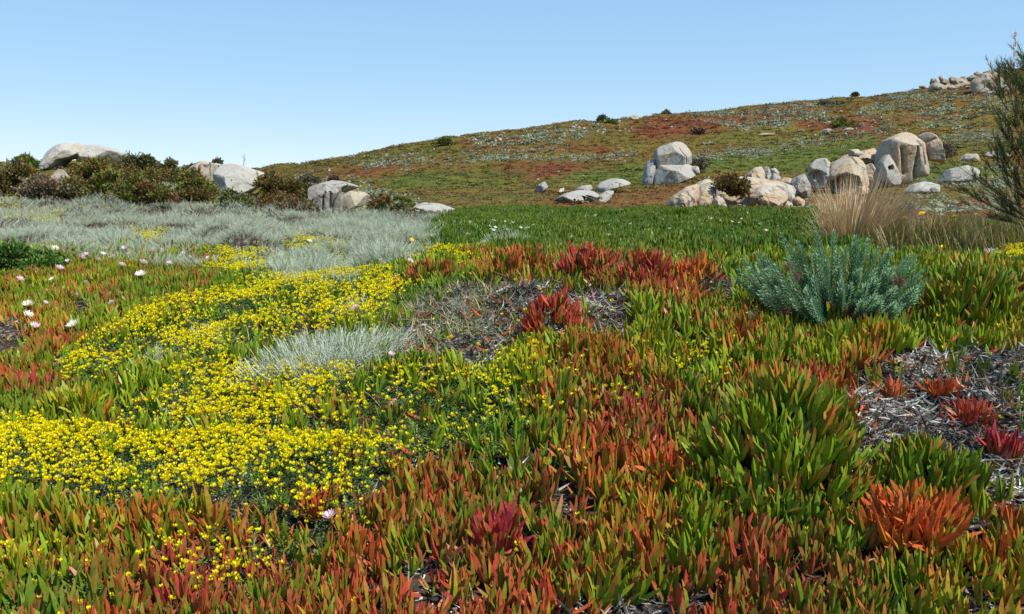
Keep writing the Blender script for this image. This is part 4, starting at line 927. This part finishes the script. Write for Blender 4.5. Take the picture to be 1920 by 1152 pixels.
bush("shrub", 1560, 1600, 222, 240, "dark green bush in rust red growth above the fluted rock", [DG, OLV], leaf=.22, n=900, ymin=60, group=HB)
bush("shrub", 820, 850, 258, 272, "dark bush beside white stones on the upper left hillside", [DG, OLV], leaf=.25, n=700, ymin=60, group=HB)
bush("shrub", 1755, 1790, 268, 296, "dull purple bush right of the leaning pinkish rock", [sr(92, 74, 70), GRY], leaf=.14, n=1400, ymin=30, group=HB)

# near silver bushes
NS = "silver bushes among the yellow trefoil"
silver_bush(575, 532, 150, 62, "silver bush above the upper yellow band, left of the wispy one", 420, .14, SH_HI, NS)
silver_bush(715, 505, 140, 60, "wispy silver bush right of the yellow patch in the silver field", 420, .14, SH_HI, NS)
silver_bush(950, 472, 90, 44, "round silver bush at the left end of the green meadow", 340, .14, SH_HI, NS)
silver_bush(1002, 472, 46, 26, "small greyish bush touching the round silver bush", 130, .12, SH_HI, NS)
silver_bush(610, 705, 300, 88, "large silver bush rising through the middle of the yellow trefoil", 900, .13, SH_HI, NS)
silver_bush(385, 655, 60, 46, "small pale silver bush left of the large silver bush", 150, .12, SH_HI, NS)
silver_bush(300, 705, 70, 52, "sparse silver sprigs at the left edge of the yellow trefoil", 70, .13, SH_HI, NS)
silver_bush(670, 600, 80, 45, "greyish sprigs in yellow trefoil above the large silver bush", 110, .11, SH_HI, NS)

# ------------------------------------------------------------------ the blue green spurge
YSP = ground_at(1562, 612); sb = at(1562, 612, YSP); sb[2] = float(ground_z(np.array([sb[0]]), np.array([YSP]))[0])
spurge = thing("spurge_shrub", "rounded blue green spurge of bottlebrush stems above red tipped ice plant", "shrub", sb)
kS = YSP / F
LEAFS = (np.array([(0, 0, 0), (.0, -.13, .5), (0, .13, .5), (.03, 0, .5), (.06, 0, 1)], float), np.array([(0, 1, 3), (0, 3, 2), (1, 4, 3), (3, 4, 2)]), np.array([0, .4, .4, .5, 1.]))
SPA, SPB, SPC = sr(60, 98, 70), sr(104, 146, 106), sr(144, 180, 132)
def spurge_stem(tip, root, bowdir, nlv):
    g = Geo(); tip = np.array(tip); mid = (root + tip) / 2 + np.array([0, 0, -.18 * np.linalg.norm((tip - root)[:2])])
    t = np.linspace(0.1, 1, nlv) ** .85; tt = t[:, None]
    Pc = root * (1 - tt) ** 2 + 2 * mid * tt * (1 - tt) + tip * tt ** 2; T = nrm(2 * (mid - root) * (1 - tt) + 2 * (tip - mid) * tt)
    az = np.arange(nlv) * 2.4 + random.random() * 6; ref = np.tile((0.3, 1., .1), (nlv, 1)); N1 = nrm(np.cross(T, ref)); N2 = np.cross(T, N1)
    h = N1 * np.cos(az)[:, None] + N2 * np.sin(az)[:, None]
    up = np.where(t > .96, 1.5, .55 + .25 * t)[:, None]
    L = (.024 + .007 * t) * U(.85, 1.15, nlv); L[t > .93] *= .75
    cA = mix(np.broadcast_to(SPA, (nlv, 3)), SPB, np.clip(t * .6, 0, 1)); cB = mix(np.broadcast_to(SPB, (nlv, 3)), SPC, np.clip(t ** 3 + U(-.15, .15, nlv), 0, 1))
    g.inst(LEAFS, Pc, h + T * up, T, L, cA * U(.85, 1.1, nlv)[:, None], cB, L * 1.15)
    ns = 9; ts = np.linspace(0, 1, ns)[:, None]; C0 = root * (1 - ts) ** 2 + 2 * mid * ts * (1 - ts) + tip * ts ** 2
    st = tube_template([0, .95], [.0035, .003], 0, 4)
    dd = np.diff(C0, axis=0); ln = np.linalg.norm(dd, axis=1)
    g.inst(st, C0[:-1], dd, np.tile((1., .3, 0), (ns - 1, 1)), ln * 1.08, sr(120, 92, 74), sr(110, 120, 84), np.ones(ns - 1))
    g.build("leafy_stem", M_LEAF, spurge, sb)
rs = random.Random(12)
tops = [(1386, 500), (1398, 478), (1412, 505), (1428, 470), (1442, 468), (1452, 490), (1463, 448), (1480, 462), (1488, 450), (1502, 470), (1512, 455), (1524, 458), (1540, 440), (1548, 470), (1556, 480), (1572, 438), (1580, 462), (1590, 455), (1604, 440), (1614, 442), (1622, 455), (1634, 450), (1646, 460), (1660, 466), (1668, 462), (1690, 480), (1706, 482), (1722, 478), (1732, 502), (1748, 528), (1380, 524), (1396, 540), (1740, 515), (1716, 510)]
for (tu, tv) in tops:
    tu += rs.uniform(-9, 9); tv += rs.uniform(-8, 14)
    dy = rs.uniform(-.06, .16); tip = at(tu, tv, YSP + dy); x = (tu - 1562) / 190
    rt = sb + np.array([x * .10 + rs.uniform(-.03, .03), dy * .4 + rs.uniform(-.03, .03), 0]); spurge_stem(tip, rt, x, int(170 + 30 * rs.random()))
for i in range(61):
    x = rs.uniform(-1, 1); tu = 1562 + 170 * x; tv = 470 + 95 * rs.random() + 30 * x * x
    dy = -.05 - .20 * (tv - 470) / 95 * rs.uniform(.6, 1.2); tip = at(tu, tv, YSP + dy)
    rt = sb + np.array([x * .12 + rs.uniform(-.04, .04), dy * .35, 0]); spurge_stem(tip, rt, x, int(115 + 30 * rs.random()))
for (u, v, s) in ((1600, 588, .05), (1683, 528, .04), (1495, 515, .025), (1478, 500, .025), (1470, 585, .03)):
    g = Geo(); n = 120; d = nrm(rng.normal(size=(n, 3))); p0 = at(u, v, YSP - .17)
    g.inst(strip_template(3, .05, .5, [(0, 1), (1, .2)]), p0 + d * s * .3, d, rng.normal(size=(n, 3)), U(.5, 1, n) * s, sr(96, 54, 44), sr(132, 88, 68))
    g.build("withered_rosette", M_DRY, spurge, sb)

# ------------------------------------------------------------------ dry tussock and the dark shrub at the right
YT = 9.5; tb = at(1605, 468, YT); tb[2] = float(ground_z(np.array([tb[0]]), np.array([YT]))[0])
g = Geo(); n = 1700; kT = YT / F
az = U(0, 6.28, n); b0 = np.sqrt(U(0, 1, n)) * .26
root = np.stack([tb[0] + b0 * np.cos(az) * 1.25, tb[1] + b0 * np.sin(az), np.zeros(n)], 1); root[:, 2] = ground_z(root[:, 0], root[:, 1])
lean_ = np.abs(rng.normal(0, .38, n)); h = np.stack([np.cos(az), np.sin(az), np.zeros(n)], 1)
D = h * lean_[:, None] + np.stack([np.full(n, .22), np.zeros(n), np.ones(n)], 1)
L = U(.38, .98, n) * (1 - .2 * lean_); tn = U(0, 1, n)
cA = mix(np.broadcast_to(sr(140, 122, 74), (n, 3)), sr(112, 108, 54), U(0, 1, n)); cB = mix(np.broadcast_to(sr(224, 198, 158), (n, 3)), sr(196, 156, 118), tn)
for q in range(3):
    mk = (rng.integers(0, 3, n) == q); g.inst(BLADE[q], root[mk], D[mk], h[mk] + [.3, 0, 0], L[mk], cA[mk], cB[mk], L[mk] * U(.28, .48, mk.sum()))
tag(g.build("grass_tussock", M_LEAF, None, tb), "tall straw coloured grass tussock fanning out behind the spurge", "grass tussock")
YT2 = 10.3; tb2 = at(1745, 462, YT2); tb2[2] = float(ground_z(np.array([tb2[0]]), np.array([YT2]))[0])
g = Geo(); n = 420; az = U(0, 6.28, n); b0 = np.sqrt(U(0, 1, n)) * .3
root = np.stack([tb2[0] + b0 * np.cos(az) * 1.3, tb2[1] + b0 * np.sin(az), np.zeros(n)], 1); root[:, 2] = ground_z(root[:, 0], root[:, 1])
h = np.stack([np.cos(az), np.sin(az), np.zeros(n)], 1); D = h * np.abs(rng.normal(0, .4, n))[:, None] + [.2, 0, 1]
L = U(.3, .62, n); cA = np.broadcast_to(sr(96, 88, 44), (n, 3)); cB = mix(np.broadcast_to(sr(176, 138, 84), (n, 3)), sr(120, 100, 52), U(0, 1, n))
for q in range(3):
    mk = (rng.integers(0, 3, n) == q); g.inst(BLADE[q], root[mk], D[mk], h[mk] + [.3, 0, 0], L[mk], cA[mk], cB[mk], L[mk] * U(.4, .7, mk.sum()))
tag(g.build("grass_tussock", M_LEAF, None, tb2), "lower browner grass tussock right of the tall straw tussock", "grass tussock")

YD = 9.0; db = at(1985, 455, YD); db[2] = float(ground_z(np.array([db[0]]), np.array([YD]))[0])
dark = thing("dark_shrub", "tall feathery dark green shrub reaching in at the right edge", "shrub", db)
gw, gl = Geo(), Geo(); rd = random.Random(31)
twig = tube_template([0, .5, .95], [1, .8, .4], 0, 5)
def branch(p0, p1, r0, sprays, depth=0):
    p0, p1 = np.array(p0), np.array(p1); N = 6; mid = (p0 + p1) / 2 + np.array([0, 0, -.08 * np.linalg.norm(p1 - p0)]) + np.array([rd.uniform(-.04, .04) for _ in range(3)])
    t = np.linspace(0, 1, N + 1)[:, None]; Cc = p0 * (1 - t) ** 2 + 2 * mid * t * (1 - t) + p1 * t * t; d = np.diff(Cc, axis=0); ln = np.linalg.norm(d, axis=1)
    gw.inst(twig, Cc[:-1], d, np.tile((.3, 1., 0), (N, 1)), ln * 1.1, sr(62, 52, 44), sr(74, 60, 48), r0 * (1 - .7 * t[:-1, 0]))
    for s in range(sprays):
        tt = rd.uniform(.25, 1); c0 = p0 * (1 - tt) ** 2 + 2 * mid * tt * (1 - tt) + p1 * tt ** 2
        dr = nrm(p1 - p0 + np.array([rd.uniform(-.6, .6), rd.uniform(-.6, .6), rd.uniform(-.1, .7)]) * np.linalg.norm(p1 - p0)); l = rd.uniform(.10, .26)
        gw.inst(twig, c0[None], dr[None], np.array([[.3, 1., 0]]), np.array([l]), sr(74, 62, 48), sr(84, 74, 50), np.array([.0025]))
        m = 46; ts = U(.1, 1, m); P = c0 + dr * (ts * l)[:, None]; D = dr + U(-.7, .7, (m, 3)); D[:, 2] += .25
        c = mix(np.broadcast_to(sr(48, 66, 32), (m, 3)), sr(86, 104, 46), U(0, 1, m)); bz_ = rng.random(m) < .25; c[bz_] = sr(104, 72, 50)
        gl.inst(strip_template(1, .05, .1, [(0, 1), (1, .3)]), P, D, U(-1, 1, (m, 3)), U(.03, .07, m), c, c * 1.2, U(.025, .05, m))
def W(u, v, dy=0.0): return at(u, v, YD + dy)
heads = [(1884, 112, .1), (1905, 108, .2), (1895, 125, -.1), (1870, 128, .0), (1925, 100, .1), (1950, 105, 0), (1912, 150, -.2), (1935, 160, .2), (1900, 185, .1), (1925, 200, -.2), (1890, 235, .1), (1915, 250, -.1), (1885, 285, 0), (1905, 310, .2), (1870, 265, .2), (1895, 350, -.1), (1920, 330, .1), (1960, 150, .2), (1990, 130, 0), (2030, 160, .1), (1975, 240, -.3), (2050, 250, 0), (2010, 320, -.3), (1945, 290, -.2), (1940, 370, -.2)]
for (u, v, dy) in heads:
    branch(db + np.array([rd.uniform(-.12, .06), rd.uniform(-.1, .1), .02]), W(u + 42, v + 40, dy), .014, 9 if u > 1890 else 4)
    for _ in range(2): branch(W(u + rd.uniform(8, 30), v + rd.uniform(45, 80), dy), W(u + rd.uniform(-14, 22), v + rd.uniform(8, 40), dy + rd.uniform(-.2, .2)), .005, 7)
for (u0, v0, u1, v1, ns) in ((1960, 420, 1755, 335, 10), (1960, 415, 1772, 305, 8), (1950, 420, 1790, 362, 14), (1960, 400, 1820, 290, 7), (1950, 425, 1835, 345, 16), (1960, 400, 1850, 255, 7), (1950, 425, 1862, 375, 16), (1960, 380, 1868, 215, 7), (1955, 430, 1800, 385, 12), (1960, 340, 1875, 175, 7)):
    branch(W(u0, v0, rd.uniform(-.1, .1)), W(u1 + 15, v1, rd.uniform(-.3, .3)), .006, ns * 2 // 3)
gw.build("branch", M_WOOD, dark, db); gl.build("foliage", M_LEAF, dark, db)

# bare stalk on the outcrop skyline
p0, p1 = at(457, 315, 25), at(458, 289, 25); g = Geo()
g.inst(tube_template([0, .95], [1, .6], 0, 4), p0[None], (p1 - p0)[None], np.array([[1., 0, 0]]), np.array([np.linalg.norm(p1 - p0)]), sr(110, 104, 96), sr(120, 110, 100), np.array([.010]))
for (a_, b_) in (((457, 304), (461, 296)), ((458, 298), (454, 292))):
    q0, q1 = at(*a_, 25), at(*b_, 25); g.inst(tube_template([0, .95], [1, .6], 0, 4), q0[None], (q1 - q0)[None], np.array([[1., 0, 0]]), np.array([np.linalg.norm(q1 - q0)]), sr(110, 104, 96), sr(120, 110, 100), np.array([.007]))
tag(g.build("dry_stalk", M_WOOD, None, p0), "thin bare stalk standing on the skyline above the smooth pale boulder", "stalk")

# ------------------------------------------------------------------ standout ice plant clumps
def clump(u, v, wpx, hpx, n, red, hue, length, label, lean=(0, 0, 0), spread=1.0):
    length *= .86; n = int(n * 1.35)
    Y = ground_at(u, v); c = at(u, v, Y); k = Y / F; g = Geo()
    a_ = U(0, 6.28, n); q = np.sqrt(U(0, 1, n)); X = c[0] + q * np.cos(a_) * wpx * k / 2; Yy = Y + .05 + q * np.sin(a_) * wpx * k * .32
    P = gp(X, Yy); P[:, 2] += np.clip((hpx * k - length) * (1 - q ** 2), 0, 1) + .005
    ice(g, P, np.clip(red + U(-.1, .1, n), 0, 1), length, 7, ICE_HI, np.stack([(X - c[0]) / (wpx * k) * .9 + lean[0], np.full(n, lean[1]), np.zeros(n)], 1), spread, np.clip(hue + U(-.15, .15, n), 0, 1))
    o0 = np.array([c[0], Y, float(ground_z(np.array([c[0]]), np.array([Y]))[0])])
    return tag(g.build("ice_plant", M_ICE, None, o0), label, "ice plant", "standout ice plant clumps")
clump(1040, 650, 110, 95, 34, .95, .75, .11, "crimson ice plant clump standing alone in the grey litter")
clump(1215, 545, 90, 72, 26, .95, .8, .10, "crimson ice plant clump behind the litter, left of the orange one")
clump(1300, 545, 80, 62, 22, .92, .25, .10, "orange ice plant clump between the crimson clump and the spurge")
clump(1110, 535, 120, 66, 34, .80, .85, .10, "wine red ice plant row along the bank crest, above the litter")
clump(960, 530, 130, 62, 34, .62, .6, .10, "green and wine red ice plant clump at the left end of the crest row")
clump(800, 545, 120, 55, 30, .62, .7, .10, "dark red ice plant clump behind the yellow trefoil, left of the crest row")
clump(1470, 960, 330, 230, 150, .22, .6, .125, "largest tall green ice plant mound left of the dead leaf heap")
clump(1735, 955, 170, 110, 46, .18, .75, .12, "fresh green ice plant tuft in front of the dead leaf heap")
clump(1720, 1045, 170, 90, 40, 1.0, .12, .125, "bright orange ice plant clump below the fresh green tuft", spread=1.5)
clump(1890, 890, 70, 70, 16, 1.0, .98, .11, "crimson ice plant shoots at the right edge beside the dead leaves", spread=1.4)
clump(1690, 775, 36, 50, 5, .95, .35, .11, "lone orange ice plant shoot growing out of the dead leaf heap")
clump(1780, 775, 60, 55, 9, .95, .3, .10, "orange ice plant shoots on the right part of the dead leaf heap")
clump(1840, 830, 60, 70, 9, .95, .7, .11, "red ice plant shoots between the orange shoots and the crimson shoots", spread=1.4)
clump(1250, 935, 90, 60, 16, .95, .35, .12, "orange red ice plant shoots at the left foot of the green mound", spread=1.5)
clump(130, 815, 120, 85, 40, .14, .1, .11, "yellow green ice plant clump above the big yellow band")
clump(1830, 620, 170, 120, 70, .2, .5, .12, "green ice plant mound right of the spurge")
clump(925, 1065, 60, 80, 10, 1.0, .95, .12, "dark crimson ice plant shoots near the bottom middle", spread=1.2)
clump(590, 1000, 50, 60, 8, .85, .5, .115, "red tipped ice plant shoots by the lower edge of the yellow trefoil")

# ------------------------------------------------------------------ flowers
PET = strip_template(3, .07, -.18, [(0, .5), (.6, 1), (1, .55)])
def flower_proto(open_, c1, c2, cc, label, group):
    root = thing("ice_plant_flower", label, "flower", (0, 0, 0), group); g = Geo()
    for ring, (m, el, s) in enumerate(((26, open_, 1), (20, open_ + .35, .85))):
        a_ = np.arange(m) * 6.283 / m + U(-.1, .1, m) + ring * .1; d = np.stack([np.cos(a_) * math.cos(el), np.sin(a_) * math.cos(el), np.full(m, math.sin(el)) + U(-.12, .12, m)], 1)
        g.inst(PET, d * .2, d, np.tile((0., 0, -1), (m, 1)), U(.8, 1.05, m) * s, c1, c2)
    g.build("petals", M_PETAL, root)
    g = Geo(); m = 60; a_ = U(0, 6.28, m); q = np.sqrt(U(0, 1, m)) * .25
    g.inst(strip_template(1, .12, 0, [(0, 1), (1, .8)]), np.stack([q * np.cos(a_), q * np.sin(a_), np.full(m, .02)], 1), np.stack([np.cos(a_) * .5, np.sin(a_) * .5, np.ones(m)], 1), U(-1, 1, (m, 3)), np.full(m, .32), cc * .8, cc)
    g.build("stamens", M_PETAL, root)
    g = Geo(); v_ = tube_template([0, .5, .9], [.12, .22, .3], 0, 6); g.inst(v_, np.array([[0, 0, -.85]]), np.array([[0, 0, 1.]]), np.array([[1., 0, 0]]), np.array([.85]), sr(96, 124, 44), sr(120, 110, 50)); g.build("calyx", M_ICE, root)
    return root
WHT, PNK, CRM = sr(244, 240, 226), sr(232, 192, 204), sr(240, 236, 190)
FG = "white and pink ice plant flowers in the left carpet"
pw = flower_proto(.35, WHT * .95, WHT, sr(232, 214, 110), "white ice plant flower in the red and green carpet at the left", FG)
pp = flower_proto(.55, PNK, sr(238, 214, 220), sr(236, 216, 140), "pale pink ice plant flower in the red and green carpet at the left", FG)
pool = [pw, pp]; used = {id(pw): False}
first = {0: True, 1: True}
def flower(u, v, kind, px, label=None, group=FG):
    Y = ground_at(u, v + 3); p_ = at(u, v, Y)
    src = pool[kind]
    o = src if first[kind] else copy_tree(src)
    first[kind] = False
    gz = float(ground_z(np.array([p_[0]]), np.array([Y]))[0])
    p_[2] = max(p_[2], gz + .115)
    o.location = p_; s = px * 1.08 * Y / F / 2.1; o.scale = (s, s, s); o.rotation_euler = (random.uniform(.25, .7), random.uniform(-.3, .3), random.uniform(0, 6))
    if label: o['label'] = label
    if group: o['group'] = group
    elif 'group' in o: del o['group']
    return o
for (u, v, k, px) in ((176, 480, 1, 14), (103, 486, 0, 15), (197, 486, 1, 13), (235, 486, 1, 14), (285, 491, 1, 16), (303, 491, 1, 14), (58, 500, 0, 17), (82, 498, 0, 14), (152, 505, 1, 20), (162, 498, 1, 12), (128, 513, 1, 15), (40, 516, 1, 13), (112, 527, 1, 18), (213, 504, 1, 15), (229, 520, 1, 15), (243, 497, 1, 11), (185, 508, 0, 12), (194, 497, 0, 12), (38, 549, 1, 17), (162, 554, 1, 11), (110, 510, 1, 11), (392, 505, 1, 12), (355, 503, 1, 11), (146, 580, 1, 10), (86, 596, 1, 11), (100, 547, 0, 12)):
    flower(u, v, k, px)
for (u, v, k, px, lab) in ((345, 499, 0, 20, "large cream ice plant flower below the silver field"), (269, 516, 1, 19, "pink ice plant flower isolated on green leaves at the middle of the carpet"), (318, 517, 1, 13, "lilac pink ice plant flower left of the upper yellow patch"), (265, 541, 0, 22, "flat white ice plant flower just left of the yellow trefoil"),
  (54, 600, 0, 20, "upper cream flower of the pair in dark red carpet at the left edge"), (53, 621, 0, 19, "lower cream flower of the pair in dark red carpet at the left edge"), (67, 646, 1, 21, "lowest pink flower in dark red carpet at the left edge"), (141, 642, 0, 27, "broad white ice plant flower beside sparse yellow trefoil"), (212, 597, 1, 15, "white pink ice plant flower above sparse yellow trefoil"),
  (620, 1034, 1, 30, "large white pink ice plant flower alone in the red carpet near the bottom"), (111, 951, 0, 14, "single white flower at the lower edge of the big yellow band"), (1857, 510, 1, 26, "pink ice plant flower right of the spurge"), (1760, 470, 0, 13, "white flower behind the right side of the spurge"), (669, 615, 1, 20, "pink flower in the yellow trefoil above the silver bush"), (735, 710, 1, 15, "dull pink flower right of the large silver bush"), (768, 520, 1, 16, "pink flower in dark red leaves behind the litter"), (553, 471, 0, 10, "left one of two white flowers in the yellow patch of the silver field"), (581, 470, 0, 11, "right one of two white flowers in the yellow patch of the silver field"), (1072, 462, 0, 10, "white flower at the near edge of the green meadow"), (1142, 458, 0, 12, "white flower at the near edge of the meadow, right of another")):
    flower(u, v, k, px, lab, None)
# far white flowers in the meadow: one small mesh each
g = Geo(); m = 14; a_ = np.arange(m) * 6.283 / m; d = np.stack([np.cos(a_), np.sin(a_), np.full(m, .45)], 1)
g.inst(PET, d * .1, d, np.tile((0., 0, -1), (m, 1)), np.ones(m), WHT * .9, WHT)
fm_ = g.build("meadow_flower", M_PETAL); mw = fm_.data; bpy.data.objects.remove(fm_)
rf = random.Random(8)
spots = [(rf.uniform(850, 1000), rf.uniform(425, 460)) for _ in range(34)] + [(rf.uniform(880, 1480), rf.uniform(395, 450)) for _ in range(60)] + [(rf.uniform(1300, 1480), rf.uniform(405, 430)) for _ in range(16)] + [(rf.gauss(930, 18), rf.gauss(440, 8)) for _ in range(14)]
for (u, v) in spots:
    Y = ground_at(u, v + 2, 6); p_ = at(u, v, Y); p_[2] = float(ground_z(np.array([p_[0]]), np.array([Y]))[0]) + rf.uniform(.10, .14)
    o = bpy.data.objects.new("meadow_flower", mw); C.objects.link(o); o.location = p_; s = rf.uniform(.02, .036); o.scale = (s, s, s); o.rotation_euler = (rf.uniform(.2, .8), rf.uniform(-.4, .4), rf.uniform(0, 6))
    tag(o, "small white flower dotted in the green meadow", "flower", "white flowers in the green meadow")
# yellow daisies
dy_root = thing("yellow_daisy", "x", "flower", (0, 0, 0)); g = Geo()
for m, el, s in ((18, .12, 1), (14, .5, .72)):
    a_ = np.arange(m) * 6.283 / m; d = np.stack([np.cos(a_) * math.cos(el), np.sin(a_) * math.cos(el), np.full(m, math.sin(el))], 1)
    g.inst(strip_template(2, .13, .05, [(0, .6), (.7, 1), (1, .7)]), d * .1, d, np.tile((0., 0, -1), (m, 1)), U(.85, 1.05, m) * s, sr(236, 178, 10), sr(248, 216, 20))
g.build("flower_head", M_PETAL, dy_root)
g = Geo(); g.inst(tube_template([0, .95], [.06, .05], .2, 4), np.array([[0, 0, -.02]]), np.array([[.1, 0, -1.]]), np.array([[1., 0, 0]]), np.array([7.0]), sr(104, 120, 54), sr(104, 120, 54), np.array([1.0])); g.build("stem", M_LEAF, dy_root)
dfirst = True
for (u, v, px, lab) in ((1370, 1082, 21, "yellow daisy on a long stem at the bottom, left of a litter patch"), (1030, 1073, 20, "flat yellow daisy seen edge on above the bottom middle leaves"), (1697, 1024, 16, "yellow daisy in front of the bright orange ice plant"), (1521, 1130, 17, "yellow daisy closest to the bottom edge"),
 (1728, 400, 13, "tall yellow daisy above the brown tussock"), (1790, 407, 13, "tall yellow daisy right of another above the rushes"), (1733, 489, 15, "yellow daisy at the top right shoulder of the spurge"), (1768, 464, 15, "yellow daisy beside a white flower right of the spurge"), (1697, 408, 9, "orange yellow daisy low in the brown tussock"), (1720, 448, 9, "small yellow daisy behind the spurge's right side"), (1782, 449, 9, "small yellow daisy in rushes right of the spurge"),
 (1086, 477, 13, "yellow daisy on the crest left of the middle pair"), (963, 482, 12, "yellow daisy left of the wine red crest row"), (1195, 475, 13, "upper yellow daisy of the crest pair above the crimson clump"), (1190, 488, 11, "lower yellow daisy of the crest pair above the crimson clump"), (980, 469, 9, "small yellow daisy under the small greyish bush"), (936, 487, 10, "flat yellow daisy near the yellow patch on the crest"), (1028, 474, 9, "small yellow daisy on grass behind the wine red row"), (734, 449, 10, "yellow daisy high in the wispy silver bush"), (772, 450, 10, "yellow daisy right of the wispy silver bush"), (204, 805, 19, "large yellow daisy rising over the left of the big yellow band"), (313, 865, 18, "large yellow daisy inside the big yellow band")):
    Y = ground_at(u, v + px * 1.5) if v > 430 else YT - .3
    p_ = at(u, v, Y); o = dy_root if dfirst else copy_tree(dy_root); dfirst = False
    o.location = p_; s = px * Y / F / 2.1; o.scale = (s, s, s); o.rotation_euler = (random.uniform(.25, .7), random.uniform(-.2, .2), random.uniform(0, 6))
    tag(o, lab, "flower", "yellow daisies")

# loose twigs
for (a_, b_, lab, rr) in (((1585, 1112), (1642, 1048), "pale straight twig leaning over red leaves at the bottom right", .004), ((1048, 1150), (1078, 1105), "grey stick lying in litter at the bottom middle", .007), ((1672, 712), (1725, 680), "thin bent straw arching over the dead leaf heap", .002), ((1620, 872), (1720, 862), "bleached horizontal branch in the dead leaf heap", .009), ((55, 950), (72, 925), "grey twig at the lower left of the yellow band", .003)):
    Y0 = ground_at(*a_) - .02; q0 = at(*a_, Y0); q1 = at(*b_, Y0 + (.05 if a_[1] - b_[1] > 20 else .02)); q0[2] += .02; g = Geo(); N = 5
    t = np.linspace(0, 1, N + 1)[:, None]; Cc = q0 * (1 - t) + q1 * t + np.array([0, 0, 1]) * (.02 * np.sin(t * 3.1)) + U(-.0012, .0012, (N + 1, 3)); d = np.diff(Cc, axis=0)
    g.inst(tube_template([0, .98], [1, .9], 0, 6), Cc[:-1], d, np.tile((.2, 1., 0), (N, 1)), np.linalg.norm(d, axis=1) * 1.02, sr(138, 124, 106), sr(150, 136, 116), np.full(N, rr * .65))
    tag(g.build("twig", M_WOOD, None, q0), lab, "twig")

# ------------------------------------------------------------------ radio mast on the hilltop
def simple_mat(name, c, rough=.5):
    m = bpy.data.materials.new(name); m.use_nodes = True; b = m.node_tree.nodes["Principled BSDF"]; b.inputs["Roughness"].default_value = rough
    no = m.node_tree.nodes.new("ShaderNodeTexNoise"); no.inputs["Scale"].default_value = 3; cr = m.node_tree.nodes.new("ShaderNodeMix"); cr.data_type = 'RGBA'
    cr.inputs[6].default_value = (*[x * .85 for x in c], 1); cr.inputs[7].default_value = (*c, 1); m.node_tree.links.new(no.outputs[0], cr.inputs[0]); m.node_tree.links.new(cr.outputs[2], b.inputs["Base Color"])
    return m
MW, MR = simple_mat("white_paint", (.8, .8, .8)), simple_mat("red_paint", (.55, .08, .06))
YMa = 215; mb = at(1901, 125, YMa); mt = at(1901, 60, YMa)
mast = thing("radio_mast", "slender red and white radio mast on the hilltop skyline", "mast", mb)
kM = YMa / F; Hm = mt[2] - mb[2]
def bar(geo, p, q, r_): 
    p, q = np.array(p, float), np.array(q, float); geo.inst(tube_template([0, 1], [1, 1], 0, 5), p[None], (q - p)[None], np.array([[.3, .9, .1]]), np.array([np.linalg.norm(q - p)]), np.array((.5, .5, .5)), np.array((.5, .5, .5)), np.array([r_]))
cuts = np.linspace(0, Hm, 8)
for i in range(7):
    g = Geo(); z0, z1 = cuts[i], cuts[i + 1]; w = .2
    cn = [(w * math.cos(a_), w * math.sin(a_)) for a_ in (0.3, 2.4, 4.5)]
    for j, (x, y) in enumerate(cn):
        bar(g, (x, y, z0), (x, y, z1), .055); x2, y2 = cn[(j + 1) % 3]
        bar(g, (x, y, z0), (x2, y2, (z0 + z1) / 2), .02); bar(g, (x2, y2, (z0 + z1) / 2), (x, y, z1), .02)
    g.build("mast_section", MR if i % 2 == 0 else MW, mast)
g = Geo(); bar(g, (0, 0, Hm), (0, 0, Hm + .7), .05); bar(g, (-.8, 0, Hm - .1), (.8, 0, Hm - .1), .04)
for x in (-.8, .8): bar(g, (x, 0, Hm - .35), (x, 0, Hm + .35), .045)
g.build("antenna", MW, mast)
g = Geo(); bar(g, (-.75, -.2, Hm * .48), (0, -.2, Hm * .48), .09); bar(g, (-.75, -.2, Hm * .48 - .12), (-.75, -.2, Hm * .48 + .2), .12); g.build("dish", MW, mast)
